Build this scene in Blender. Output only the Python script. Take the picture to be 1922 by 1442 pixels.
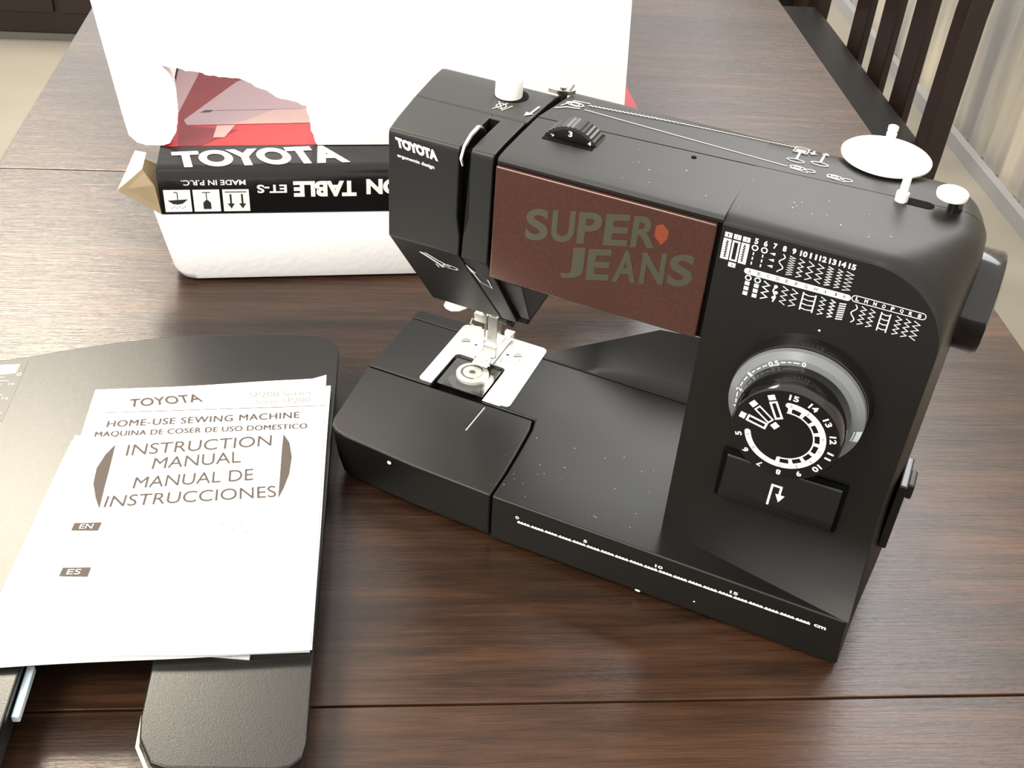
import bpy, bmesh, math, random
from mathutils import Vector, Matrix
random.seed(7)
S = 0.009                      # scene unit (about 0.9 cm) to metres
PI = math.pi
sc = bpy.context.scene
COL = sc.collection
for o in list(bpy.data.objects): bpy.data.objects.remove(o, do_unlink=True)

# ------------------------------------------------------------------ camera
TA = 0.4862                    # angle of the dining table against the sewing machine
cd = bpy.data.cameras.new('camera'); cam = bpy.data.objects.new('camera', cd); COL.objects.link(cam)
FPX, PITCH, YAW, ROLL, CPOS = 2166.67, .6607, -.3680, .0815, (19.129, -52.364, 57.985)
fw = Vector((math.sin(YAW)*math.cos(PITCH), math.cos(YAW)*math.cos(PITCH), -math.sin(PITCH)))
rt = Vector((math.cos(YAW), -math.sin(YAW), 0)); up = rt.cross(fw)
r2 = math.cos(ROLL)*rt + math.sin(ROLL)*up; u2 = -math.sin(ROLL)*rt + math.cos(ROLL)*up
m = Matrix.Identity(4)
for i in range(3): m[i][0] = r2[i]; m[i][1] = u2[i]; m[i][2] = -fw[i]; m[i][3] = CPOS[i]*S
cam.matrix_world = m
cd.sensor_fit = 'HORIZONTAL'; cd.sensor_width = 36; cd.lens = FPX/1922*36; cd.clip_start = .02; cd.clip_end = 50
sc.camera = cam
# ------------------------------------------------------------------ light
w = bpy.data.worlds.new('world'); sc.world = w; w.use_nodes = True
bg = w.node_tree.nodes['Background']; bg.inputs[0].default_value = (1, .97, .93, 1); bg.inputs[1].default_value = .85
def t2w(a, b, z): return Vector((a*math.cos(TA) - b*math.sin(TA), a*math.sin(TA) + b*math.cos(TA), z))*S
def area(name, p, q, sx, sy, L, col):
    ld = bpy.data.lights.new(name, 'AREA'); ld.shape = 'RECTANGLE'; ld.size = sx*S; ld.size_y = sy*S
    ld.energy = L*PI*sx*sy*S*S; ld.color = col
    o = bpy.data.objects.new(name, ld); COL.objects.link(o); o.location = t2w(*p)
    d = t2w(*q) - t2w(*p); o.rotation_euler = d.to_track_quat('-Z', 'Y').to_euler(); return o
area('window_light', (-172, 300, 328), (-60, 20, 0), 105, 96, 36, (1, .9, .72))
area('table_reflection_light', (-104, 300, 100), (-40, 40, 0), 95, 62, 1.6, (1, .95, .87))  # added dim panel that gives the tabletop its beige reflection
area('back_right_fill_light', (185, 250, 270), (30, 20, 0), 250, 230, 4.0, (.98, .98, 1))  # large added fill that lays a pale veil on the table
area('viewer_fill_light', (-120, -85, 180), (0, 10, 5), 90, 78, 13, (1, .94, .83))  # added warm fill above the viewer, lifts foam front and column flare
sc.view_settings.view_transform = 'Standard'; sc.view_settings.look = 'None'
sc.view_settings.gamma = 1; sc.view_settings.use_curve_mapping = False
sc.view_settings.exposure = 0.86

# ------------------------------------------------------------------ materials
def mat(name, col, rough=.5, metal=0, spec=.5, coat=0, bump=None, var=None, trans=0, ior=1.45, alpha=1, sss=0):
    """bump=(scale, strength, distance_m); var=(scale, amount) colour mottling"""
    M = bpy.data.materials.new(name); M.use_nodes = True; nt = M.node_tree; b = nt.nodes['Principled BSDF']
    b.inputs['Base Color'].default_value = (*col, 1); b.inputs['Roughness'].default_value = rough
    b.inputs['Metallic'].default_value = metal; b.inputs['Specular IOR Level'].default_value = spec
    b.inputs['Coat Weight'].default_value = coat; b.inputs['Coat Roughness'].default_value = .08
    b.inputs['Transmission Weight'].default_value = trans; b.inputs['IOR'].default_value = ior
    b.inputs['Alpha'].default_value = alpha
    tc = nt.nodes.new('ShaderNodeTexCoord')
    if var:
        n = nt.nodes.new('ShaderNodeTexNoise'); n.inputs['Scale'].default_value = var[0]; n.inputs['Detail'].default_value = 5
        nt.links.new(tc.outputs['Object'], n.inputs['Vector'])
        mx = nt.nodes.new('ShaderNodeMix'); mx.data_type = 'RGBA'
        mx.inputs[6].default_value = (*[c*(1-var[1]) for c in col], 1); mx.inputs[7].default_value = (*[min(1, c*(1+var[1])) for c in col], 1)
        nt.links.new(n.outputs['Fac'], mx.inputs[0]); nt.links.new(mx.outputs[2], b.inputs['Base Color'])
    if bump:
        n = nt.nodes.new('ShaderNodeTexNoise'); n.inputs['Scale'].default_value = bump[0]; n.inputs['Detail'].default_value = 3
        nt.links.new(tc.outputs['Object'], n.inputs['Vector'])
        bp = nt.nodes.new('ShaderNodeBump'); bp.inputs['Strength'].default_value = bump[1]; bp.inputs['Distance'].default_value = bump[2]
        nt.links.new(n.outputs['Fac'], bp.inputs['Height']); nt.links.new(bp.outputs['Normal'], b.inputs['Normal'])
    return M
BLACK = mat('black_satin_plastic', (.009, .0085, .007), .3, spec=.5, bump=(1600, .3, .00018), var=(30, .12))
BLACKF = mat('black_shell_plastic', (.0065, .0062, .005), .42, spec=.5, bump=(1400, .1, .0002), var=(25, .15))
GLOSSK = mat('glossy_black_plastic', (.006, .0055, .005), .12, coat=.3)
DEEP = mat('shade_and_rubber_black', (.002, .002, .002), .8, spec=.1)  # near-black: shade in slots and recesses as colour, also rubber feet
WHITEP = mat('white_print', (.86, .87, .85), .6)
GREYP = mat('pale_grey_print', (.5, .5, .46), .6)
WPLAST = mat('white_plastic', (.87, .87, .82), .4)
METAL = mat('polished_metal', (.8, .79, .74), .22, 1, bump=(300, .05, .0003))
PLATE = mat('brushed_plate_metal', (.74, .74, .72), .36, .75, bump=(500, .08, .0002))
def clear_mat():
    M = bpy.data.materials.new('smoky_clear_plastic'); M.use_nodes = True; nt = M.node_tree; N = nt.nodes.new; L = nt.links.new
    t = N('ShaderNodeBsdfTransparent'); t.inputs[0].default_value = (.96, .96, .95, 1)
    g = N('ShaderNodeBsdfGlossy'); g.inputs['Roughness'].default_value = .06; f = N('ShaderNodeLayerWeight'); f.inputs[0].default_value = .12
    x = N('ShaderNodeMixShader'); L(f.outputs[1], x.inputs[0]); L(t.outputs[0], x.inputs[1]); L(g.outputs[0], x.inputs[2])
    L(x.outputs[0], nt.nodes['Material Output'].inputs['Surface']); return M
CLEAR = clear_mat()
GREYT = mat('grey_dial_plastic', (.2, .21, .22), .25, trans=.15)
PAPER = mat('white_paper', (.92, .92, .9), .9, spec=.2)
INK = mat('grey_brown_ink', (.1, .082, .07), .9, spec=.15)
INKL = mat('faded_ink', (.3, .28, .26), .9, spec=.15)
CARDB = mat('brown_cardboard', (.34, .26, .16), .8, var=(60, .2))
CARDIN = mat('cream_cardboard', (.85, .8, .6), .8)
CBLK = mat('black_carton_print', (.006, .006, .006), .22, bump=(40, .25, .002))
CRED = mat('red_carton_print', (.42, .018, .022), .3, bump=(30, .2, .002))
CDRED = mat('shaded_red_carton_print', (.17, .009, .016), .3)
CPINK = mat('pink_grey_carton_print', (.36, .25, .27), .35)
CPALE = mat('pale_table_print', (.45, .3, .27), .35)
CPALE2 = mat('pale_lilac_table_print', (.34, .25, .27), .35)
LEATHER = mat('black_leather', (.012, .011, .011), .5, spec=.3, bump=(250, .25, .001))
CHAIRW = mat('dark_brown_chair_wood', (.013, .005, .003), .3, spec=.6, var=(20, .5))
LBLUE = mat('pale_blue_edge_sheen', (.55, .66, .74), .4)
LABELK = mat('grey_black_sticker', (.03, .028, .022), .35)
SHIELD = mat('red_orange_emblem', (.2, .04, .015), .4)
LETG = mat('grey_green_film_lettering', (.075, .072, .05), .35, metal=.3)

def foam_mat():
    M = bpy.data.materials.new('white_bead_foam'); M.use_nodes = True; nt = M.node_tree; b = nt.nodes['Principled BSDF']
    b.inputs['Base Color'].default_value = (.965, .965, .965, 1); b.inputs['Roughness'].default_value = .75
    tc = nt.nodes.new('ShaderNodeTexCoord'); v = nt.nodes.new('ShaderNodeTexVoronoi'); v.inputs['Scale'].default_value = 190
    n = nt.nodes.new('ShaderNodeTexNoise'); n.inputs['Scale'].default_value = 9; n.inputs['Detail'].default_value = 1
    ad = nt.nodes.new('ShaderNodeMath'); ad.operation = 'ADD'
    nt.links.new(tc.outputs['Object'], v.inputs['Vector']); nt.links.new(tc.outputs['Object'], n.inputs['Vector'])
    nt.links.new(v.outputs['Distance'], ad.inputs[0]); nt.links.new(n.outputs['Fac'], ad.inputs[1])
    bp = nt.nodes.new('ShaderNodeBump'); bp.inputs['Strength'].default_value = .16; bp.inputs['Distance'].default_value = .001
    nt.links.new(ad.outputs[0], bp.inputs['Height']); nt.links.new(bp.outputs['Normal'], b.inputs['Normal'])
    return M
FOAM = foam_mat()

def wood_mat():
    M = bpy.data.materials.new('dark_walnut_tabletop'); M.use_nodes = True; nt = M.node_tree; b = nt.nodes['Principled BSDF']
    L = nt.links.new; N = nt.nodes.new
    tc = N('ShaderNodeTexCoord')
    def noise(sx, sy, scale, det=6, dist=0, rough=.6):
        mp = N('ShaderNodeMapping'); mp.inputs['Scale'].default_value = (sx, sy, 1); L(tc.outputs['Object'], mp.inputs['Vector'])
        n = N('ShaderNodeTexNoise'); n.inputs['Scale'].default_value = scale; n.inputs['Detail'].default_value = det
        n.inputs['Distortion'].default_value = dist; n.inputs['Roughness'].default_value = rough
        L(mp.outputs['Vector'], n.inputs['Vector']); return n.outputs['Fac']
    broad = noise(.9, 7, 1.6, 5, .8); mid = noise(2.5, 45, 2.2, 8, .5, .7); fine = noise(9, 260, 3, 4, .3, .7)
    r1 = N('ShaderNodeValToRGB'); r1.color_ramp.elements[0].position = .36; r1.color_ramp.elements[1].position = .63
    r1.color_ramp.elements[0].color = (.005, .0029, .0019, 1); r1.color_ramp.elements[1].color = (.078, .037, .0185, 1)
    e = r1.color_ramp.elements.new(.5); e.color = (.03, .0143, .0078, 1)
    a = N('ShaderNodeMath'); a.operation = 'MULTIPLY_ADD'; a.inputs[1].default_value = .45; L(broad, a.inputs[0])
    c = N('ShaderNodeMath'); c.operation = 'MULTIPLY_ADD'; c.inputs[1].default_value = .38; L(mid, c.inputs[0]); L(a.outputs[0], c.inputs[2])
    d = N('ShaderNodeMath'); d.operation = 'MULTIPLY'; d.inputs[1].default_value = .17; L(fine, d.inputs[0]); L(d.outputs[0], a.inputs[2])
    L(c.outputs[0], r1.inputs['Fac']); L(r1.outputs['Color'], b.inputs['Base Color'])
    bp = N('ShaderNodeBump'); bp.inputs['Strength'].default_value = .25; bp.inputs['Distance'].default_value = .001
    w2 = noise(6, 22, 3.5, 4, .4)
    s = N('ShaderNodeMath'); s.operation = 'ADD'; L(fine, s.inputs[0]); L(w2, s.inputs[1])
    L(s.outputs[0], bp.inputs['Height']); L(bp.outputs['Normal'], b.inputs['Normal'])
    b.inputs['Roughness'].default_value = .22; b.inputs['Specular IOR Level'].default_value = .5
    return M
WOOD = wood_mat()

def film_mat():
    M = mat('brown_metallic_film', (.085, .036, .026), .16, .35, coat=.5, bump=(2500, .08, .0001), var=(700, .35)); return M
FILM = film_mat()

def floor_mat():
    M = mat('pale_stone_floor', (.3, .275, .225), .45, var=(5, .12), bump=(60, .1, .001)); return M
FLOOR = floor_mat()
def curtain_mat():
    M = bpy.data.materials.new('cream_curtain'); M.use_nodes = True; nt = M.node_tree; N = nt.nodes.new; L = nt.links.new
    b = nt.nodes['Principled BSDF']; b.inputs['Roughness'].default_value = .9
    tc = N('ShaderNodeTexCoord'); mp = N('ShaderNodeMapping'); mp.inputs['Scale'].default_value = (1, 1, .12); L(tc.outputs['Object'], mp.inputs['Vector'])
    n = N('ShaderNodeTexNoise'); n.inputs['Scale'].default_value = 9; n.inputs['Detail'].default_value = 3; L(mp.outputs['Vector'], n.inputs['Vector'])
    r = N('ShaderNodeValToRGB'); r.color_ramp.elements[0].position = .38; r.color_ramp.elements[1].position = .6
    r.color_ramp.elements[0].color = (.5, .49, .49, 1); r.color_ramp.elements[1].color = (.9, .83, .7, 1)  # grey to cream streaks paint sunlit stripes into the cloth
    L(n.outputs['Fac'], r.inputs['Fac']); L(r.outputs['Color'], b.inputs['Base Color'])
    tr = N('ShaderNodeBsdfTranslucent'); L(r.outputs['Color'], tr.inputs['Color'])
    mx = N('ShaderNodeMixShader'); mx.inputs[0].default_value = .4; L(b.outputs[0], mx.inputs[1]); L(tr.outputs[0], mx.inputs[2])
    L(mx.outputs[0], nt.nodes['Material Output'].inputs['Surface']); return M
CURT = curtain_mat()

# ------------------------------------------------------------------ object helpers
class Frame:
    def __init__(s, anchor, ang): s.a = Vector(anchor); s.ang = ang
    def w(s, p): return (s.a + Matrix.Rotation(s.ang, 3, 'Z') @ Vector(p))*S
MF = Frame((0, 0, 0), 0); TF = Frame((0, 0, 0), TA); FF = Frame((-40.38, 15.95, 0), TA+.075)
INFO = {}
def tag(o, label, cat, group=None):
    o['label'] = label; o['category'] = cat
    if group: o['group'] = group
def thing(name, frame, origin, label, cat, group=None, kind=None):
    o = bpy.data.objects.new(name, None); COL.objects.link(o); o.empty_display_size = .02
    o.location = frame.w(origin); o.rotation_euler = (0, 0, frame.ang); INFO[o] = Vector(origin)
    if label: tag(o, label, cat, group)
    if kind: o['kind'] = kind
    return o
class MB:
    def __init__(s): s.v = []; s.f = []; s.k = 0
    def flat(s, vs, fs):       # printed marks: each piece a hair above the last so overlaps stay clean
        s.k += 1; vs = [Vector(v) for v in vs]; n = Vector((0, 0, 0))
        for f in fs:
            for i in range(1, len(f)-1): n += (vs[f[i]]-vs[f[0]]).cross(vs[f[i+1]]-vs[f[0]])
        if n.length: n.normalize()
        if n.dot(Vector((.2, -.6, .75))) < 0: n = -n
        return s.add([v+n*(.0015*(s.k % 10)) for v in vs], fs)
    def add(s, vs, fs):
        n = len(s.v); s.v += [tuple(v) for v in vs]; s.f += [tuple(i+n for i in f) for f in fs]; return s
    def box(s, a, b):
        x0, y0, z0 = a; x1, y1, z1 = b
        return s.add([(x0,y0,z0),(x1,y0,z0),(x1,y1,z0),(x0,y1,z0),(x0,y0,z1),(x1,y0,z1),(x1,y1,z1),(x0,y1,z1)],
                     [(0,3,2,1),(4,5,6,7),(0,1,5,4),(1,2,6,5),(2,3,7,6),(3,0,4,7)])
    def hexa(s, p):            # 8 points: 4 bottom, 4 top
        return s.add(p, [(0,3,2,1),(4,5,6,7),(0,1,5,4),(1,2,6,5),(2,3,7,6),(3,0,4,7)])
    def prism(s, poly, f0, f1):   # poly 2D; f0,f1 map (a,b)->3D for both ends
        n = len(poly); vs = [f0(*p) for p in poly] + [f1(*p) for p in poly]
        return s.add(vs, [tuple(range(n))[::-1], tuple(range(n, 2*n))] + [(i, (i+1) % n, n+(i+1) % n, n+i) for i in range(n)])
    def pz(s, poly, z0, z1, sc0=None):
        return s.prism(poly, lambda a, b: (a, b, z0), lambda a, b: (a, b, z1))
    def loft(s, rings, caps=True):
        n = len(rings[0]); vs = [p for r in rings for p in r]; fs = []
        for k in range(len(rings)-1):
            for i in range(n):
                j = (i+1) % n; fs.append((k*n+i, k*n+j, (k+1)*n+j, (k+1)*n+i))
        if caps: fs += [tuple(range(n))[::-1], tuple(range((len(rings)-1)*n, len(rings)*n))]
        return s.add(vs, fs)
    def lathe(s, prof, c, ax='z', n=40, caps=True):   # prof [(r,h)], h along axis from c
        c = Vector(c); rings = []
        for r, h in prof:
            ring = []
            for i in range(n):
                a = 2*PI*i/n; x, y = r*math.cos(a), r*math.sin(a)
                if ax == 'z': p = (x, y, h)
                elif ax == 'y': p = (x, h, y)
                else: p = (h, x, y)
                ring.append(tuple(c+Vector(p)))
            rings.append(ring)
        return s.loft(rings, caps)
    def tube(s, pts, r, n=10):
        pts = [Vector(p) for p in pts]; rings = []
        for k, p in enumerate(pts):
            d = (pts[min(k+1, len(pts)-1)] - pts[max(k-1, 0)]).normalized()
            a = d.orthogonal().normalized() if k == 0 else (a - d*a.dot(d)).normalized()
            b = d.cross(a); rr = r[k] if isinstance(r, (list, tuple)) else r
            rings.append([tuple(p + a*rr*math.cos(2*PI*i/n) + b*rr*math.sin(2*PI*i/n)) for i in range(n)])
        return s.loft(rings)
    def grid(s, nu, nv, f):
        vs = [f(i/nu, j/nv) for j in range(nv+1) for i in range(nu+1)]
        return s.add(vs, [(j*(nu+1)+i, j*(nu+1)+i+1, (j+1)*(nu+1)+i+1, (j+1)*(nu+1)+i) for j in range(nv) for i in range(nu)])
    def stroke(s, pts, wd, f, closed=False):
        pts = [Vector(p) for p in pts]
        if closed: pts = pts + [pts[0]]
        L_ = []; R_ = []; n_ = len(pts); cl = closed or (n_ > 3 and (pts[0]-pts[-1]).length < 1e-4)
        for i, p in enumerate(pts):
            a = pts[i-1] if i else (pts[-2] if cl else None); b = pts[i+1] if i < n_-1 else (pts[1] if cl else None)
            d0 = (p-a).normalized() if a is not None else None; d1 = (b-p).normalized() if b is not None else None
            if d0 is None: d0 = d1
            if d1 is None: d1 = d0
            t = d0+d1
            if t.length < .3: t = Vector((-d0.y, d0.x))*.5+d0*.1
            t.normalize(); nn_ = Vector((-t.y, t.x)); k = wd/2/max(.55, abs(nn_.dot(Vector((-d0.y, d0.x)))))
            L_.append(p+nn_*k); R_.append(p-nn_*k)
        vs = [f(*p) for p in L_]+[f(*p) for p in R_]
        return s.flat(vs, [(i, n_+i, n_+i+1, i+1) for i in range(n_-1)])
    def poly(s, pts, f): return s.flat([f(*p) for p in pts], [tuple(range(len(pts)))])
    def disc(s, c, r, f, n=20, sy=1):
        return s.poly([(c[0]+r*math.cos(2*PI*i/n), c[1]+r*sy*math.sin(2*PI*i/n)) for i in range(n)], f)
    def ring(s, c, r, wd, f, n=28, a0=0, a1=2*PI, sy=1):
        pts = [(c[0]+r*math.cos(a0+(a1-a0)*i/n), c[1]+r*sy*math.sin(a0+(a1-a0)*i/n)) for i in range(n+1)]
        return s.stroke(pts, wd, f)
    def text(s, t, q, bold=0.0, shear=0, sp=1.0):
        """q: four points bottom-left, bottom-right, top-right, top-left"""
        key = (t, bold, shear, sp)
        if key not in TXT:
            cu = bpy.data.curves.new('txt', 'FONT'); cu.body = t; cu.offset = bold; cu.shear = shear; cu.space_character = sp
            cu.resolution_u = 6
            ob = bpy.data.objects.new('txt', cu); COL.objects.link(ob); me = ob.to_mesh()
            vs = [v.co.copy() for v in me.vertices]; fs = [tuple(p.vertices) for p in me.polygons]; ob.to_mesh_clear()
            bpy.data.objects.remove(ob, do_unlink=True); bpy.data.curves.remove(cu)
            x0 = min(v.x for v in vs); x1 = max(v.x for v in vs); y0 = min(v.y for v in vs); y1 = max(v.y for v in vs)
            TXT[key] = ([((v.x-x0)/(x1-x0), (v.y-y0)/max(y1-y0, 1e-6)) for v in vs], fs)
        uv, fs = TXT[key]; q = [Vector(p) for p in q]
        return s.flat([(q[0]*(1-u)+q[1]*u)*(1-v)+(q[3]*(1-u)+q[2]*u)*v for u, v in uv], fs)
    def textbox(s, t, a0, b0, a1, b1, f, **k):
        if t in ('I', '1'): m_ = (a0+a1)/2; h_ = (a1-a0)*(.13 if t == 'I' else .25); a0, a1 = m_-h_, m_+h_
        return s.text(t, [f(a0, b0), f(a1, b0), f(a1, b1), f(a0, b1)], **k)
    def build(s, name, mt, root, parent=None, bevel=0, wn=False, seg=3, ang=30, smooth=40, kind=None, label=None, fix=True):
        o0 = INFO[root]; me = bpy.data.meshes.new(name)
        me.from_pydata([((v[0]-o0[0])*S, (v[1]-o0[1])*S, (v[2]-o0[2])*S) for v in s.v], [], s.f)
        if bevel or fix:
            bm = bmesh.new(); bm.from_mesh(me)
            if fix: bmesh.ops.recalc_face_normals(bm, faces=bm.faces)
            if bevel:
                ed = [e for e in bm.edges if len(e.link_faces) == 2 and e.calc_face_angle(0) > math.radians(ang)]
                bmesh.ops.bevel(bm, geom=ed, offset=bevel*S, segments=seg, profile=.5, affect='EDGES', clamp_overlap=True)
            bm.to_mesh(me); bm.free()
        me.materials.append(mt)
        if smooth:
            for p in me.polygons: p.use_smooth = True
            me.set_sharp_from_angle(angle=math.radians(smooth))
        o = bpy.data.objects.new(name, me); COL.objects.link(o)
        o.parent = parent or root; INFO[o] = o0
        if bevel or wn:
            wn = o.modifiers.new('wn', 'WEIGHTED_NORMAL'); wn.keep_sharp = True
        if kind: o['kind'] = kind
        if label: o['label'] = label
        return o
TXT = {}
def struct_box(name, frame, a, b, mt):
    r = Vector(((a[0]+b[0])/2, (a[1]+b[1])/2, a[2])); mb = MB().box(a, b)
    me = bpy.data.meshes.new(name); me.from_pydata([tuple((Vector(v)-r)*S) for v in mb.v], [], mb.f); me.materials.append(mt)
    o = bpy.data.objects.new(name, me); COL.objects.link(o); o.location = frame.w(r); o.rotation_euler = (0, 0, frame.ang); o['kind'] = 'structure'
    return o
def arcpts(c, r, a0, a1, n): return [(c[0]+r*math.cos(math.radians(a0+(a1-a0)*i/n)), c[1]+r*math.sin(math.radians(a0+(a1-a0)*i/n))) for i in range(n+1)]

# ================================================================== SETTING (table frame)
FZ = -83
struct_box('floor', TF, (-420, -160, FZ-3), (149, 520, FZ), FLOOR)
WALLM = mat('off_white_wall', (.62, .6, .55), .9, var=(3, .05))
struct_box('wall_right', TF, (158, -160, FZ), (162, 520, 190), WALLM)
struct_box('trim_1', TF, (149.05, -160, FZ-3), (157.9, 520, FZ-1), mat('door_track_grey', (.5, .5, .5), .5))
struct_box('baseboard_right', TF, (146.6, -160, FZ+.02), (149, 520, FZ+4.2), mat('white_door_sill', (.33, .335, .34), .4))
# curtain with real pleats
ct = thing('curtain', TF, (153, 60, FZ+1), 'full length pleated cream curtain with sunlit streaks in its colour behind the chair', 'curtain')
mb = MB(); NP = 330
def cw(u, v):
    y = -150 + 650*u
    return (153 + 1.1*math.sin(y*.5 + 1.3*math.sin(y*.11)) + .4*math.sin(y*1.7+v), y, FZ + .2 + 225*v)
mb.grid(NP*3, 4, cw); mb.build('curtain_panel', CURT, ct, fix=False, smooth=80)

# ---------------------------------------------------------------- sideboard top left
sb = thing('sideboard', TF, (-110, 320, FZ), 'dark brown wooden sideboard on a pale grey plinth beyond the table', 'cabinet')
SBW = mat('dark_sideboard_wood', (.016, .0075, .005), .4, var=(9, .5))
MB().box((-230, 290.5, FZ+2.4), (10, 345, FZ+70)).build('cabinet_body', SBW, sb, bevel=.5)
MB().box((-229, 291, FZ), (9, 344, FZ+2.3)).build('plinth', mat('grey_plinth', (.16, .15, .13), .4, .3), sb)
for i in range(4):
    MB().box((-228+59*i, 289.4, FZ+9), (-228+59*i+57.5, 290.4, FZ+68)).build('door', SBW, sb, bevel=.4)

# ---------------------------------------------------------------- dining table
dt = thing('dining_table', TF, (0, 20, FZ), 'dark brown walnut dining table with glossy top and centre leaf', 'table')
for (b0, b1) in ((-84, -12.52), (-12.4, 53.68), (53.8, 134)):
    MB().box((-49.05, b0, -2.6), (47.55, b1, 0)).build('tabletop_leaf', WOOD, dt, bevel=.12, seg=2)
MB().box((-43, -78, -10), (-41, 128, -2.65)).box((39.5, -78, -10), (41.5, 128, -2.65)).box((-41, -78, -10), (39.5, -76, -2.65)).box((-41, 126, -10), (39.5, 128, -2.65)).build('apron', WOOD, dt)
for a in (-45, 37):
    for b in (-80, 122):
        MB().hexa([(a+1, b+1, FZ), (a+6, b+1, FZ), (a+6, b+6, FZ), (a+1, b+6, FZ), (a, b, -2.65), (a+8, b, -2.65), (a+8, b+8, -2.65), (a, b+8, -2.65)]).build('leg', WOOD, dt, bevel=.3)

# ---------------------------------------------------------------- dining chairs
def make_chair(b0, label):
    c = thing('dining_chair', TF, (70, b0+38, FZ), label, 'chair', 'dining chairs along the right side of the table')
    y0, y1 = b0, b0+77.5
    for k, y in enumerate((y0, y1-5)):
        mbp = MB(); W = 5.2 if k == 0 else 5.2
        ys = y
        prof = [(89.5, FZ), (87.5, -50), (88, -33), (88.2, -8), (90, 25)]
        rings = []
        for (x, z) in prof: rings.append([(x-2.2, ys, z), (x+1.6, ys, z), (x+1.6, ys+5, z), (x-2.2, ys+5, z)])
        mbp.loft(rings).build('back_post', CHAIRW, c, bevel=.35, ang=50)
    for k in range(3):
        y = y0 + 18.8 + 14.3*k
        prof = [(89.3, -38), (89.3, -24), (89.2, -8), (90, 25)]
        MB().loft([[(x-.8, y, z), (x+.8, y, z), (x+.8, y+7.4, z), (x-.8, y+7.4, z)] for x, z in prof]).build('back_slat', CHAIRW, c, bevel=.25, ang=50)
    MB().box((88.2, y0+7, 18), (91.8, y1-7, 27)).build('top_rail', CHAIRW, c, bevel=.6)
    MB().box((87.9, y0+7, -43), (90.2, y1-7, -38.2)).build('lower_rail', CHAIRW, c, bevel=.3)
    # seat: cushioned slab with crowned top
    def st(u, v):
        x = 44 + 44.4*u; y = y0+1.5 + 74.5*v
        e = min(1, min(u, 1-u, v, 1-v)/.05); return (x, y, -34.4 + 1.9*math.sqrt(max(0, 1-(1-e)**2)))
    s_ = MB().grid(20, 24, st)
    s_.box((44.2, y0+1.6, -39), (88.2, y0+75.8, -34.45)).build('seat', LEATHER, c, smooth=60, fix=False)
    MB().box((45.5, y0+2.5, -44), (85.5, y0+75, -39.05)).build('seat_frame', CHAIRW, c, bevel=.3)
    for y in (y0+3, y1-9):
        MB().hexa([(46, y+.7, FZ), (50, y+.7, FZ), (50, y+5, FZ), (46, y+5, FZ), (46, y, -39.1), (52, y, -39.1), (52, y+6, -39.1), (46, y+6, -39.1)]).build('leg', CHAIRW, c, bevel=.3)
    return c
make_chair(129.6, 'dark brown wooden chair with black seat and flat slats closest to the sewing machine')
def copy_tree(o, parent=None):
    c = o.copy(); COL.objects.link(c); c.parent = parent
    for k in [k for k in INFO if k.parent == o]: copy_tree(k, c)
    return c
first = [o for o in INFO if o.name == 'dining_chair'][0]
ch2 = copy_tree(first); ch2.location = TF.w((70, 129.6+38+86, FZ))
ch2['label'] = 'dark wooden chair farther along the table, mostly hidden behind the nearer chair'

# ================================================================== SEWING MACHINE (machine frame)
sm = thing('sewing_machine', MF, (3, 9, 0), 'black compact sewing machine with brown display panel and large pattern dial, on the table', 'sewing machine')
# accessory cover (front left of bed)
acc = [(-1.97, .02), (-8, .22), (-13.6, .72), (-14.5, .98), (-15.05, 1.42), (-15.32, 2.1), (-15.75, 5.2), (-16.18, 8.62), (-2.56, 8.66), (-2.3, 7.6), (-2.12, 5), (-1.99, 2.5)]
def shrink(poly, c, k): return [(c[0]+(x-c[0])*k, c[1]+(y-c[1])*k) for x, y in poly]
def bedpart(poly, name, base=None, ztop=4.5, z0=.45, bev=.16):
    n = len(poly); base = base or poly
    rings = [[(x, y, z0) for x, y in base], [(x, y, z0+1.2) for x, y in [(a*.5+c*.5, b*.5+d*.5) for (a, b), (c, d) in zip(base, poly)]], [(x, y, ztop) for x, y in poly]]
    mb = MB().loft(rings); return mb.build(name, BLACKF, sm, bevel=bev, ang=42, seg=3)
accb = [(x+(.45 if x < -13 else 0)+(.25 if x < -15 else 0), y+(.35 if y < 3 else 0)) for x, y in acc]
bedpart(acc, 'accessory_cover', accb)
bed = [(-1.85, .0), (22.05, 0), (22.45, 2.6), (22.8, 8), (22.7, 15.95), (-16.33, 15.95), (-16.22, 8.76), (-10.95, 8.78), (-10.95, 12.7), (-10.6, 13.1), (-7.2, 13.1), (-6.8, 12.7), (-6.8, 8.8), (-2.44, 8.8), (-2.18, 7.6), (-2.0, 5), (-1.87, 2.5)]
bedb = [(x, y+(.2 if y < .5 else 0)) for x, y in bed]; bedb[1] = (22.35, .2)
bedpart(bed, 'bed', bedb, bev=.14)
strip = [(22.65, 16.03), (-16.34, 16.03), (-16.4, 16.6), (-16.3, 17.0), (-15.9, 17.3), (-12.8, 17.4), (-4, 17.45), (22.6, 17.45)]
bedpart(strip, 'rear_bed_cover', bev=.1)
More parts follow.
